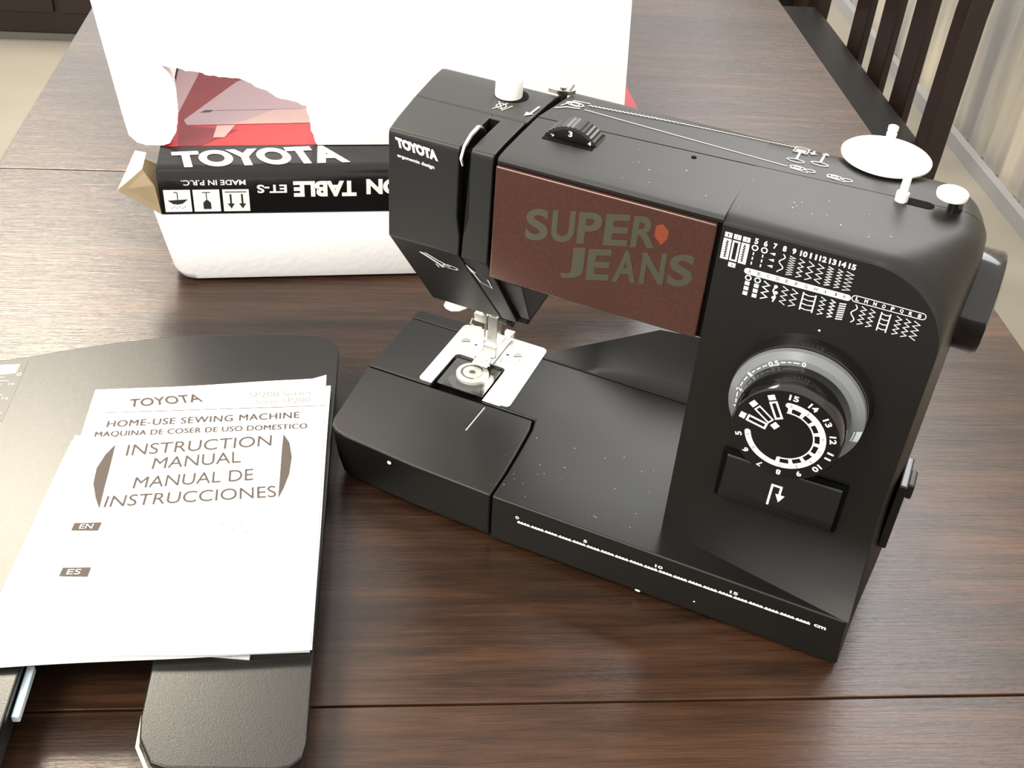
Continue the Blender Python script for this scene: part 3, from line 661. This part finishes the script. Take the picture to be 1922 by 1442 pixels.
for a, filled in ((118, 1), (144, 0), (168, 1)):
    ca, sa = math.cos(math.radians(a)), math.sin(math.radians(a)); U = Vector((ca, 0, sa)); R = Vector((sa, 0, -ca)); o = Vector((DX, -1.612, DZ))
    g = lambda u, v: tuple(o+R*u+U*v)
    pr.poly([(-.2, 2.35), (.2, 2.35), (.2, 2.68), (-.2, 2.68)], g)
    pr.stroke([(-.17, 1.15), (.17, 1.15), (.17, 2.2), (-.17, 2.2)], .12 if filled else .09, g, True)
    if a == 144: pr.poly([(-.2, .62), (.2, .62), (.2, .97), (-.2, .97)], g)
pr.build('dial_print', WHITEP, sm, cp, smooth=0, fix=False)
dk = MB()
for i, l_ in enumerate('KJIHGFEDCBA'): ptext(dk, l_, 2.05, 91-25.3*i, .08, .1, -1.64)
dk.build('dial_letters', INKL, sm, cp, smooth=0, fix=False)
rp = MB()
def rf(r, a): return (DX+r*math.cos(math.radians(a)), .68+(r-3.45)*.72-.015, DZ+r*math.sin(math.radians(a)))
def rtext(t, r, a, hw, hh):
    ca, sa = math.cos(math.radians(a)), math.sin(math.radians(a)); U = Vector((ca, .0, sa)); R = Vector((sa, 0, -ca)); o = Vector((DX+r*ca, 0, DZ+r*sa))
    q = [o-R*hw-U*hh, o+R*hw-U*hh, o+R*hw+U*hh, o-R*hw+U*hh]
    rp.text(t, [(p.x, .655+max(0, math.hypot(p.x-DX, p.z-DZ)-3.45)*.74-.02, p.z) for p in q], bold=.03)
rtext('0', 3.3, 93, .11, .15); rtext('0.5', 3.3, 122, .3, .15); rtext('1', 3.3, 150, .08, .15); rtext('2', 3.3, 172, .11, .15); rtext('4', 3.3, 193, .11, .15)
for a0, a1 in ((97, 103), (105, 108), (110, 115), (129, 134), (136, 141), (143, 147), (154, 160), (162, 168), (176, 182), (184, 189)):
    for i in range(2):
        b0, b1 = a0+(a1-a0)*i/2, a0+(a1-a0)*(i+1)/2
        rp.add([(DX+r*math.cos(math.radians(b)), .655+max(0, r-3.45)*.74-.02, DZ+r*math.sin(math.radians(b))) for r, b in ((3.27, b0), (3.27, b1), (3.34, b1), (3.34, b0))], [(0, 1, 2, 3)])
rp.build('length_numerals', WHITEP, sm, rg, smooth=0, fix=False)
bd = MB()
for i in range(6):
    b0, b1 = -1-2*i, -3-2*i
    bd.add([(DX+r*math.cos(math.radians(b)), .655+max(0, r-3.45)*.74-.02, DZ+r*math.sin(math.radians(b))) for r, b in ((3.36, b0), (3.36, b1), (3.8, b1), (3.8, b0))], [(0, 1, 2, 3)])
bd.build('stretch_stitch_badge', mat('pale_blue_print', (.6, .72, .75), .5), sm, rg, smooth=0, fix=False)
# ---- reverse button
MB().box((12.1, 2.2, 9.1), (19.75, 2.6, 12.85)).build('button_recess', DEEP, sm, bevel=.15)
rbp = [(2.05, 12.65), (1.56, 10.4), (1.54, 10.2), (1.66, 9.5), (2.7, 9.4), (2.7, 12.7)]
rb = MB().prism(rbp, lambda a, b: (12.42, a, b), lambda a, b: (19.5, a, b)).build('reverse_button', GLOSSK, sm, bevel=.12, seg=4, ang=20)
fb = lambda a, b: (a, 2.05-(12.65-b)*.218-.03, b)
MB().stroke([(15.5, 10.3), (15.5, 11.65), (16.05, 11.65), (16.05, 11.1)], .14, fb).poly([(15.8, 11.15), (16.38, 11.15), (16.09, 10.65)], fb).build('reverse_arrow', WHITEP, sm, rb, smooth=0, fix=False)
# ---- handwheel
MB().lathe([(1.2, 21.8), (2.75, 21.95), (3.0, 22.15), (3.05, 22.4), (3.05, 23.75), (2.92, 23.98), (2.6, 24.05), (1.2, 23.9)], (0, 9.8, 22.9), 'x', 72).build('handwheel', GLOSSK, sm, smooth=40)
# ---- switch on the right side
MB().box((22.4, 4.5, 7.2), (22.95, 7.5, 12.4)).build('power_switch_plate', GLOSSK, sm, bevel=.1)
MB().box((22.9, 5.2, 11.0), (23.35, 6.8, 12.1)).build('power_switch', BLACK, sm, bevel=.12)
# ---- needle bar, presser foot
MB().tube([(-8.35, 13.9, 7.6), (-8.35, 13.9, 11.6)], .28, 14).tube([(-8.95, 13.6, 8.2), (-8.95, 13.6, 11.6)], .2, 12).build('needle_bar', METAL, sm)
MB().box((-9.7, 13.3, 8.1), (-8.65, 13.75, 8.75)).tube([(-9.75, 13.2, 8.3), (-9.85, 13.1, 7.9), (-9.5, 13.1, 7.75), (-8.9, 13.1, 7.8)], .07, 6).build('needle_clamp', METAL, sm, smooth=40)
MB().tube([(-8.85, 13.6, 8.1), (-8.85, 13.6, 5.4), (-8.82, 13.6, 4.8)], [.09, .07, .03], 8).build('needle', METAL, sm)
MB().box((-8.55, 13.35, 6.3), (-7.75, 14.2, 8.9)).build('presser_foot_holder', METAL, sm, bevel=.06)
MB().tube([(-7.75, 13.6, 8.75), (-6.95, 13.55, 8.8)], [.2, .3], 12).tube([(-6.95, 13.55, 8.8), (-6.55, 13.5, 8.8)], .38, 10).build('clamp_screw', GLOSSK, sm, smooth=30)
MB().box((-8.75, 13.1, 5.3), (-7.6, 14.2, 6.35)).build('ankle', METAL, sm, bevel=.08)
ft_ = MB().hexa([(-9.35, 12.5, 4.66), (-8.0, 12.5, 4.66), (-8.0, 15.1, 4.66), (-9.35, 15.1, 4.66), (-9.3, 12.7, 4.86), (-8.05, 12.7, 4.86), (-8.05, 15.0, 5.0), (-9.3, 15.0, 5.0)]).box((-9.1, 13.5, 4.9), (-8.2, 14.4, 5.25))
ft_.build('presser_foot', METAL, sm, bevel=.05)
MB().box((-8.12, 12.6, 4.75), (-7.82, 17.0, 5.25)).box((-8.5, 16.7, 4.9), (-7.7, 17.1, 5.4)).build('foot_side_bar', METAL, sm, bevel=.07)
lv = [(-12.35, 8.45), (-12.2, 8.85), (-11.6, 9.05), (-10.4, 8.8), (-11.0, 8.35), (-11.7, 8.1), (-12.15, 8.2)]
MB().prism(lv, lambda a, b: (a, 13.45, b), lambda a, b: (a, 13.8, b)).build('presser_lever', WPLAST, sm, bevel=.06)
MB().tube([(-10.6, 13.7, 9.1), (-10.2, 13.9, 11.5)], .18, 8).build('presser_lever_stem', WPLAST, sm)
# thin pale line on the accessory cover
MB().stroke([(-6.25, 8.3), (-6.35, 5.3)], .09, lambda a, b: (a, b, 4.515)).build('cover_mark', GREYP, sm, smooth=0, fix=False)

# ================================================================== EXTENSION TABLE (table frame)
et = thing('extension_table', TF, (-30, 2, 0), 'black plastic sewing extension table with curved back edge, under the manual', 'extension table')
out = [(-12.62, -17.4), (-12.8, -18.3), (-13.4, -18.85), (-14.3, -19.0), (-19.9, -18.75), (-20.8, -18.4), (-21.6, -16.9), (-21.78, -15.5), (-21.8, -3.5), (-22.4, -2.6), (-28.4, -2.6), (-29.0, -3.5), (-29.0, -17), (-29.8, -18.6), (-31, -19), (-51, -19), (-53, -17.5), (-53.6, -14), (-53.4, -4), (-51.5, 6), (-48, 11.6), (-43.5, 14.6), (-38, 16.75), (-35.88, 17.3), (-33.5, 18.15), (-30.5, 19.05), (-25.9, 20.1), (-21.8, 20.45), (-17.5, 20.6), (-14.8, 20.55), (-13.7, 20.25), (-12.95, 19.5), (-12.65, 18.3)]
MB().pz(out, 2.95, 3.5).build('deck', BLACK, et, bevel=.14, ang=20, smooth=50)
def inset(poly, d):
    n = len(poly); A = sum(poly[i][0]*poly[(i+1) % n][1]-poly[(i+1) % n][0]*poly[i][1] for i in range(n)); sg = 1 if A > 0 else -1; r = []
    for i in range(n):
        p0, p1, p2 = Vector(poly[i-1]), Vector(poly[i]), Vector(poly[(i+1) % n]); e = ((p1-p0).normalized()+(p2-p1).normalized()).normalized()
        r.append(tuple(p1+Vector((-e.y, e.x))*d*sg))
    return r
o1 = inset(out, .12); o0_ = inset(out, .35)
MB().loft([[(x, y, 1.0) for x, y in o0_], [(x, y, 2.95) for x, y in o1]]).build('skirt', BLACK, et, smooth=50)
for a, b in ((-15, -16), (-19, 17.5), (-33, -16), (-49, -15), (-45, 9), (-15, 17)):
    MB().lathe([(.9, 0), (.8, .2), (.8, 1.0)], (a, b, 0), n=16).build('foot', DEEP, et)
MB().box((-28.95, -14.9, 2.35), (-28.5, -11.4, 2.85)).build('edge_sheen_strip', LBLUE, et, bevel=.08, label='plastic edge strip with window reflection as pale blue colour')  # window reflection along the inner edge put into pale blue colour
MB().tube([(-21.95, -14.6, 2.3), (-21.9, -16.6, 2.3), (-21.0, -18.3, 2.3), (-19.8, -18.9, 2.2)], .12, 8).build('edge_rim', CARDIN, et, label='cream lower rim')
fe = lambda a, b: (a, b, 3.512)
MB().poly([(-35.82, 9.6), (-35.82, 17.0), (-38, 16.35), (-43, 14.4), (-43, 9.6)], fe).build('scale_sticker', LABELK, et, smooth=0, fix=False)
fe2 = lambda a, b: (a, b, 3.52)
lb = MB().poly([(-36.35, 15.15), (-36.3, 16.25), (-39, 16.0), (-39, 14.6)], fe2).ring((-36.05, 15.0), .16, .07, fe2, 10)
lb.stroke([(-37.55, 15), (-37.55, 9.8)], .12, fe2)
for k in range(12): lb.stroke([(-37.55, 14.6-.42*k), (-37.55+(.95 if k % 4 == 1 else .55), 14.62-.42*k)], .08, fe2)
for k, t_ in enumerate(('10', '15', '20')): lb.textbox(t_, -36.5, 13.7-1.7*k, -36.1, 13.95-1.7*k, fe2)
lb.build('sticker_print', WHITEP, et, smooth=0, fix=False)

# ================================================================== MANUAL
mn = thing('instruction_manual', TF, (-21, 1, 3.5), 'white paper instruction manual with curled corners lying on the black extension table', 'booklet')
def bil(q, u, v): q = [Vector(p) for p in q]; return (q[0]*(1-u)+q[1]*u)*(1-v)+(q[3]*(1-u)+q[2]*u)*v
def sheet(q, zf, th, name, mt, wob, nu=16, nv=22, parent=None, notch=0):
    mb = MB()
    def top(u, v):
        p = bil(q, u, v); x, y = p.x, p.y
        if v in (0, 1): y += wob*math.sin(u*7+v*2)
        if u in (0, 1): x += wob*.5*math.sin(v*6)
        return (x, y, zf(u, v))
    vs = [top(i/nu, j/nv) for j in range(nv+1) for i in range(nu+1)]
    n = len(vs); vb = [(x, y, z-th) for x, y, z in vs]; W = nu+1
    fs = [(j*W+i, j*W+i+1, (j+1)*W+i+1, (j+1)*W+i) for j in range(nv) for i in range(nu)]
    fsb = [tuple(n+k for k in f[::-1]) for f in fs]
    bd = [i for i in range(W)] + [j*W+nu for j in range(1, nv+1)] + [nv*W+i for i in range(nu-1, -1, -1)] + [j*W for j in range(nv-1, 0, -1)]
    sd = [(bd[i], n+bd[i], n+bd[(i+1) % len(bd)], bd[(i+1) % len(bd)]) for i in range(len(bd))]
    mb.add(vs+vb, fs+fsb+sd); return mb.build(name, mt, mn, parent, smooth=40)
cov_z = lambda u, v: 4.16 + .04*math.sin(u*3) + .5*max(0, u-.9)*max(0, .12-v)*30*.3 + (.9*(max(0, u-.93)/.07)*(max(0, v-.95)/.05)*.4)
Q1 = [(-29.35, -12.0), (-12.72, -11.65), (-13.35, 13.95), (-29.9, 12.35)]
Q2 = [(-31.3, -12.35), (-12.8, -11.3), (-13.5, 8.0), (-30.32, 7.6)]
Q3 = [(-30.6, -12.15), (-12.76, -11.4), (-13.0, 13.3), (-29.6, 12.1)]
sheet([(-31.9, -11.6), (-12.9, -11.3), (-13.4, 7.0), (-30.5, 7.2)], lambda u, v: 3.72, .18, 'inner_pages', PAPER, .05)
sheet(Q2, lambda u, v: 3.88, .12, 'inner_pages', PAPER, .06)
sheet(Q3, lambda u, v: 4.03, .12, 'inner_pages', PAPER, .05)
cov = sheet(Q1, cov_z, .06, 'cover', PAPER, .08)
ik = MB(); MZ = 4.222
def qd(*p): return [(a, b, MZ) for a, b in p]
ik.text('TOYOTA', qd((-27.17, 10.38), (-22.01, 11.07), (-22.5, 12.0), (-27.23, 11.3)), bold=.02)
for dx in (0, .04):
    MZ = 4.222+abs(dx)*.15+(.003 if dx < 0 else 0)
    ik.text('HOME-USE SEWING MACHINE', qd((-28.28+dx, 8.15), (-15.05+dx, 9.29), (-15.1+dx, 9.99), (-28.3+dx, 8.85)), sp=1.08)
    ik.text('MAQUINA DE COSER DE USO DOMESTICO', qd((-28.87+dx, 7.0), (-14.42+dx, 8.04), (-14.44+dx, 8.70), (-28.91+dx, 7.66)), sp=1.05)
MZ = 4.222
ik.text('INSTRUCTION', qd((-26.4, 5.15), (-16.72, 6.26), (-16.77, 7.39), (-26.43, 6.3)))
ik.text('MANUAL', qd((-24.45, 3.8), (-18.6, 4.5), (-18.75, 5.67), (-24.42, 4.93)))
ik.text('MANUAL DE', qd((-25.34, 1.9), (-17.59, 2.74), (-17.7, 3.88), (-25.32, 3.0)))
ik.text('INSTRUCCIONES', qd((-26.85, .13), (-15.91, 1.1), (-16.05, 2.2), (-26.79, 1.2)))
MZ = 4.218
fm = lambda a, b: (a, b, 4.218)
ik.stroke([(-29.2, 9.72), (-13.3, 10.72)], .06, fm)
ik.poly([(-27.29, 6.34), (-27.75, 5.3), (-28.05, 3.9), (-27.95, 2.4), (-27.5, 1), (-27.07, .01), (-27.15, 2), (-27.2, 4)], fm)
ik.poly([(-16.0, 7.53), (-15.5, 6.6), (-15.22, 5.1), (-15.25, 3.4), (-15.5, 2), (-15.78, .98), (-15.85, 3), (-15.95, 5.5)], fm)
ik.poly([(-28.4, -1.93), (-26.75, -1.95), (-26.65, -1.22), (-28.33, -1.27)], fm).poly([(-28.25, -5.8), (-26.55, -5.85), (-26.5, -5.08), (-28.17, -5.1)], fm)
ik.build('cover_print', INK, mn, cov, smooth=0, fix=False)
ik = MB(); MZ = 4.25
MZ = 4.25; e_ = MB(); e_.text('EN', qd((-27.95, -1.8), (-27.15, -1.8), (-27.1, -1.38), (-27.9, -1.4))); e_.build('language_letters', PAPER, mn, cov, smooth=0, fix=False)
ik.text('ES', qd((-27.85, -5.68), (-27.05, -5.68), (-27.0, -5.25), (-27.8, -5.27)))
ik.build('language_letters', PAPER, mn, cov, smooth=0, fix=False)
ik = MB()
ik.text('SP200 Series', qd((-18.83, 11.35+.15), (-14.35, 11.95), (-14.4, 12.55), (-18.83, 12.15)))
ik.text('Serie SP200', qd((-18.3, 10.75), (-14.4, 11.1), (-14.45, 11.7), (-18.3, 11.35)))
ik.stroke([(-28.9, 10.14), (-27.6, 10.15), (-28.2, 10.95)], .05, fm, True)
for x, y in ((-19.3, -1.2), (-18.6, -1.6), (-18.0, -1.1), (-17.7, -2.0)): ik.stroke([(x, y), (x+.3, y-.35)], .07, fm)
ik.stroke([(-31+1.7, -6.4), (-29.3+.9, -6.35)], .05, fm).stroke([(-29.3, -6.8), (-28.4, -6.75)], .05, fm)
ik.build('faded_print', INKL, mn, cov, smooth=0, fix=False, kind='stuff')
# curled page corner
MB().grid(6, 4, lambda u, v: (-12.72-.2*math.sin(v*2)-.25*u, -11.3+4.2*u, 4.2+.35*math.sin(v*2.6)*(1-u))).build('curled_corner', PAPER, mn, smooth=80, fix=False)
ps = thing('plastic_sleeve', TF, (-18, -11.2, 3.55), 'small clear plastic sleeve of paper sticking out below the manual', 'plastic sleeve')
MB().hexa([(-19.9, -11.35, 3.53), (-16.3, -11.8, 3.53), (-16.2, -9.8, 3.53), (-19.9, -9.8, 3.53), (-19.9, -11.35, 3.6), (-16.3, -11.8, 3.66), (-16.2, -9.8, 3.66), (-19.9, -9.8, 3.6)]).build('sleeve', mat('translucent_sleeve', (.75, .78, .78), .2, trans=.3), ps, bevel=.02)
MB().tube([(-17.7, -11.55, 3.68), (-17.5, -11.2, 3.69), (-17.3, -11.6, 3.68)], .1, 8).box((-19.8, -11.3, 3.61), (-18.2, -11.0, 3.66)).build('contents', GREYP, ps)

# ================================================================== PACKAGING (foam frame)
def noisy(poly, amp, step=.35):
    r = []; n = len(poly)
    for i in range(n):
        a, b = Vector(poly[i]), Vector(poly[(i+1) % n]); k = max(1, int((b-a).length/step))
        for j in range(k):
            p = a+(b-a)*j/k; r.append((p.x+random.uniform(-amp, amp)*(j > 0), p.y+random.uniform(-amp, amp)*(j > 0)))
    return r
fbk = thing('foam_block', FF, (21, 15, 0), 'white bead foam packing block lying on the table under the black carton', 'foam block', 'foam packing pieces')
def rrect(x0, y0, x1, y1, r, n=6): return arcpts((x0+r, y0+r), r, 180, 270, n)+arcpts((x1-r, y0+r), r, 270, 360, n)+arcpts((x1-r, y1-r), r, 0, 90, n)+arcpts((x0+r, y1-r), r, 90, 180, n)
MB().loft([[(x, y, z) for x, y in rrect(x0, y0, 44-x0*.5, 30, r)] for x0, y0, r, z in ((1.4, 1.0, 1.6, .02), (.5, .2, 1.9, .35), (.15, .02, 2.0, 1.0), (-.9, -.25, 2.0, 6.6), (-.95, -.1, 2.0, 6.85), (-.6, .3, 1.8, 6.98))]).build('foam_body', FOAM, fbk, smooth=50)
ca_ = thing('carton', FF, (22, 13, 7), 'flat black and red printed carton sandwiched between the white foam pieces', 'box')
cprof = [(0, 7.02), (-.02, 9.0), (.02, 10.2), (.1, 10.65), (.25, 10.98), (.42, 11.14), (1.2, 11.2), (27, 11.2), (27, 7.02)]
MB().prism(cprof, lambda b, z: (0, b, z), lambda b, z: (44, b, z)).build('carton_body', CBLK, ca_, smooth=50)
ft2 = lambda a, b: (a, b, 11.215); ft3 = lambda a, b: (a, b, 11.23); ft4 = lambda a, b: (a, b, 11.242)
MB().poly([(.15, 4.25), (44, 5.0), (44, 26.9), (.15, 26.9)], ft2).build('red_panel', CRED, ca_, smooth=0, fix=False)
MB().poly([(1.0, 11.1), (1.4, 4.3), (3.4, 4.35), (6.4, 7.4), (2.4, 8.1), (6, 17.8), (9, 24), (2.1, 24)], ft3).build('dark_red_shadow', CDRED, ca_, smooth=0, fix=False)  # darker red copy paints shade on the carton top inside the foam
MB().poly([(.2, 10), (1.0, 11.1), (2.1, 19), (2.6, 26.8), (.2, 26.8)], ft4).build('pink_corner', CPINK, ca_, smooth=0, fix=False)
MB().poly([(1.9, 8.35), (1.55, 9.4), (5.8, 17.7), (9, 21), (30, 21), (30, 9.2), (12.6, 8.75)], ft4).build('table_picture', CPALE2, ca_, smooth=0, fix=False)
ft5 = lambda a, b: (a, b, 11.25)
MB().poly([(5.8, 8.55), (12.6, 8.8), (30, 9.3), (30, 12), (12, 11.8), (9.5, 11.6), (7, 9.3)], ft5).poly([(4.5, 8.25), (6.1, 8.35), (5.28, 5.9), (4.3, 5.9)], ft5).build('table_picture_edge', CPALE, ca_, smooth=0, fix=False)
MB().poly([(2.85, 10.9), (3.7, 10.95), (4.1, 11.45), (3.3, 11.45)], ft5).stroke([(4.2, 11.35), (12, 11.7)], .06, ft5).build('table_picture_marks', INK, ca_, smooth=0, fix=False)
cw_ = MB()
n_ = len(cw_.v)
cw_.text('TOYOTA', [(1.45, .42, 11.03), (16.1, 1.05, 11.22), (14.9, 4.3, 11.22), (.95, 3.2, 11.22)], bold=.05)
def cz(b):
    pr_ = [(.1, 10.65), (.25, 10.98), (.42, 11.14), (1.2, 11.2), (27, 11.2)]
    for (a_, z_), (c_, w_) in zip(pr_, pr_[1:]):
        if b <= c_: return z_+(w_-z_)*(b-a_)/(c_-a_)
for i in range(n_, len(cw_.v)): v_ = cw_.v[i]; cw_.v[i] = (v_[0], v_[1], cz(v_[1])+.05)
fF = lambda a, z: (a, -.035, z)
def ftext(t, a0, z0, a1, z1, **k):      # upside-down text: reading from the far side
    cw_.text(t, [fF(a1, z1), fF(a0, z1-.0), fF(a0, z0), fF(a1, z0)], **k)
ftext('MADE IN P.R.C.', 1.9, 9.75, 7.2, 10.25, bold=.02)
ftext('ET-S', 8.1, 8.95, 10.6, 9.75, bold=.03)
ftext('TABLE', 11.15, 8.55, 16.5, 10.05, bold=.05)
ftext('EXTENSION', 17.35, 8.7, 27.6, 10.2, bold=.05)
for a in (.35, 2.75, 5.2):
    cw_.poly([(a, 7.25), (a+2.2, 7.25), (a+2.2, 9.35), (a, 9.35)], fF)
cw_.build('carton_lettering', WHITEP, ca_, smooth=0, fix=False)
sy_ = MB(); fG = lambda a, z: (a, -.05, z)
# umbrella with drops, glass, arrows (all upside down)
a = 1.45
sy_.poly([(a-.85, 8.35), (a+.85, 8.45), (a+.4, 8.05), (a, 7.95), (a-.4, 8.0)], fG).stroke([(a, 8.4), (a+.02, 9.05), (a-.1, 9.15), (a-.25, 9.05)], .08, fG)
for k in range(6): sy_.disc((a-.55+.22*k, 7.62+.12*(k % 2)), .05, fG, 6)
a = 3.85
sy_.poly([(a-.32, 7.5), (a+.32, 7.5), (a+.32, 8.1), (a+.1, 8.35), (a-.1, 8.35), (a-.32, 8.1)], fG).stroke([(a, 8.3), (a, 9.05)], .08, fG).stroke([(a-.35, 9.08), (a+.35, 9.08)], .08, fG)
a = 6.3
sy_.stroke([(a-.9, 9.1), (a+.9, 9.1)], .09, fG)
for d in (-.45, .5): sy_.stroke([(a+d, 8.9), (a+d, 7.9)], .16, fG).poly([(a+d-.3, 8.0), (a+d+.3, 8.0), (a+d, 7.5)], fG)
sy_.build('handling_symbols', LABELK, ca_, smooth=0, fix=False)
MB().hexa([(0, .1, 6.99), (-3.25, -.02, 9.32), (-2.4, 5.8, 9.5), (0, 8, 6.99), (0, .1, 7.08), (-3.22, -.02, 9.42), (-2.37, 5.8, 9.6), (0, 8, 7.08)]).build('flap', CARDB, ca_, smooth=0)
MB().hexa([(-.02, -.02, 7.02), (-3.28, -.06, 9.36), (-3.28, .03, 9.36), (-.02, .05, 7.02), (-.3, .02, 9.75), (-1.2, .5, 11.05), (-1.2, .58, 11.05), (-.3, .1, 9.75)]).build('dust_flap', CARDB, ca_, smooth=0, label='brown cardboard dust flap')
MB().hexa([(-1.25, .6, 10.95), (-3.3, .1, 9.4), (-3.3, .18, 9.4), (-1.2, .7, 10.95), (-1.16, 3.5, 11.0), (-2.05, 3.5, 11.2), (-2.05, 3.6, 11.2), (-1.16, 3.6, 11.0)]).build('inner_flap', CARDIN, ca_, smooth=0, label='cream inside of the folded flap')
MB().box((-.06, .3, 7.1), (-.005, 26.5, 11.1)).build('open_end_shade', mat('carton_inside_shade', (.02, .016, .01), .8), ca_)  # dark sheet painted for the shade inside the open carton
# upper foam shell
fs_ = thing('foam_shell', FF, (19, 17, 11.2), 'large white foam packing shell with a torn hole, standing on top of the carton', 'foam block', 'foam packing pieces')
hole = [(13.3, 11.27), (12.85, 12.6), (12.7, 13.8), (12.5, 14.9), (11.4, 15.3), (10.1, 15.75), (8.6, 16.6), (7.14, 17.35), (5.4, 17.5), (3.73, 17.9), (2.2, 18.2), (.96, 18.5), (1.6, 17.6), (1.87, 16.4), (1.8, 14.05), (1.35, 12.4), (.8, 11.5)]
holen = []
for i in range(len(hole)-1):
    A_, B_ = Vector(hole[i]), Vector(hole[i+1]); k = max(1, int((B_-A_).length/.3))
    for j in range(k): p = A_+(B_-A_)*j/k; holen.append((p.x+random.uniform(-.07, .07), p.y+random.uniform(-.07, .07)))
holen.append(hole[-1])
wp = [(15.0, 11.27)] + holen + [(.2, 11.3), (-1.2, 11.35), (-1.9, 11.6), (-2.5, 12.3), (-2.75, 14), (-3.9, 24), (-4.8, 33), (39.3, 33), (40.0, 24), (40.5, 15), (40.6, 12.3), (40.4, 11.27)]
MB().prism(wp, lambda a, z: (a, 4.3, z), lambda a, z: (a+(-.3 if 0 < a < 2.2 and z < 18.4 else 0), 6.6, z)).build('front_wall', FOAM, fs_, smooth=30)
def slab(p): return MB().hexa(p)
slab([(-2.2, 6.65, 11.27), (.1, 6.65, 11.27), (.1, 26, 11.27), (-2.2, 26, 11.27), (-4.7, 6.65, 33), (-2.4, 6.65, 33), (-2.4, 26, 33), (-4.7, 26, 33)]).build('side_wall', FOAM, fs_, bevel=.3)
slab([(38.2, 6.65, 11.27), (40.4, 6.65, 11.27), (40.4, 26, 11.27), (38.2, 26, 11.27), (37, 6.65, 33), (39.2, 6.65, 33), (39.2, 26, 33), (37, 26, 33)]).build('side_wall', FOAM, fs_, bevel=.3)
slab([(-2.2, 24, 11.27), (40.4, 24, 11.27), (40.4, 26.5, 11.27), (-2.2, 26.5, 11.27), (-4.7, 24, 33), (39.2, 24, 33), (39.2, 26.5, 33), (-4.7, 26.5, 33)]).build('back_wall', FOAM, fs_, bevel=.3)
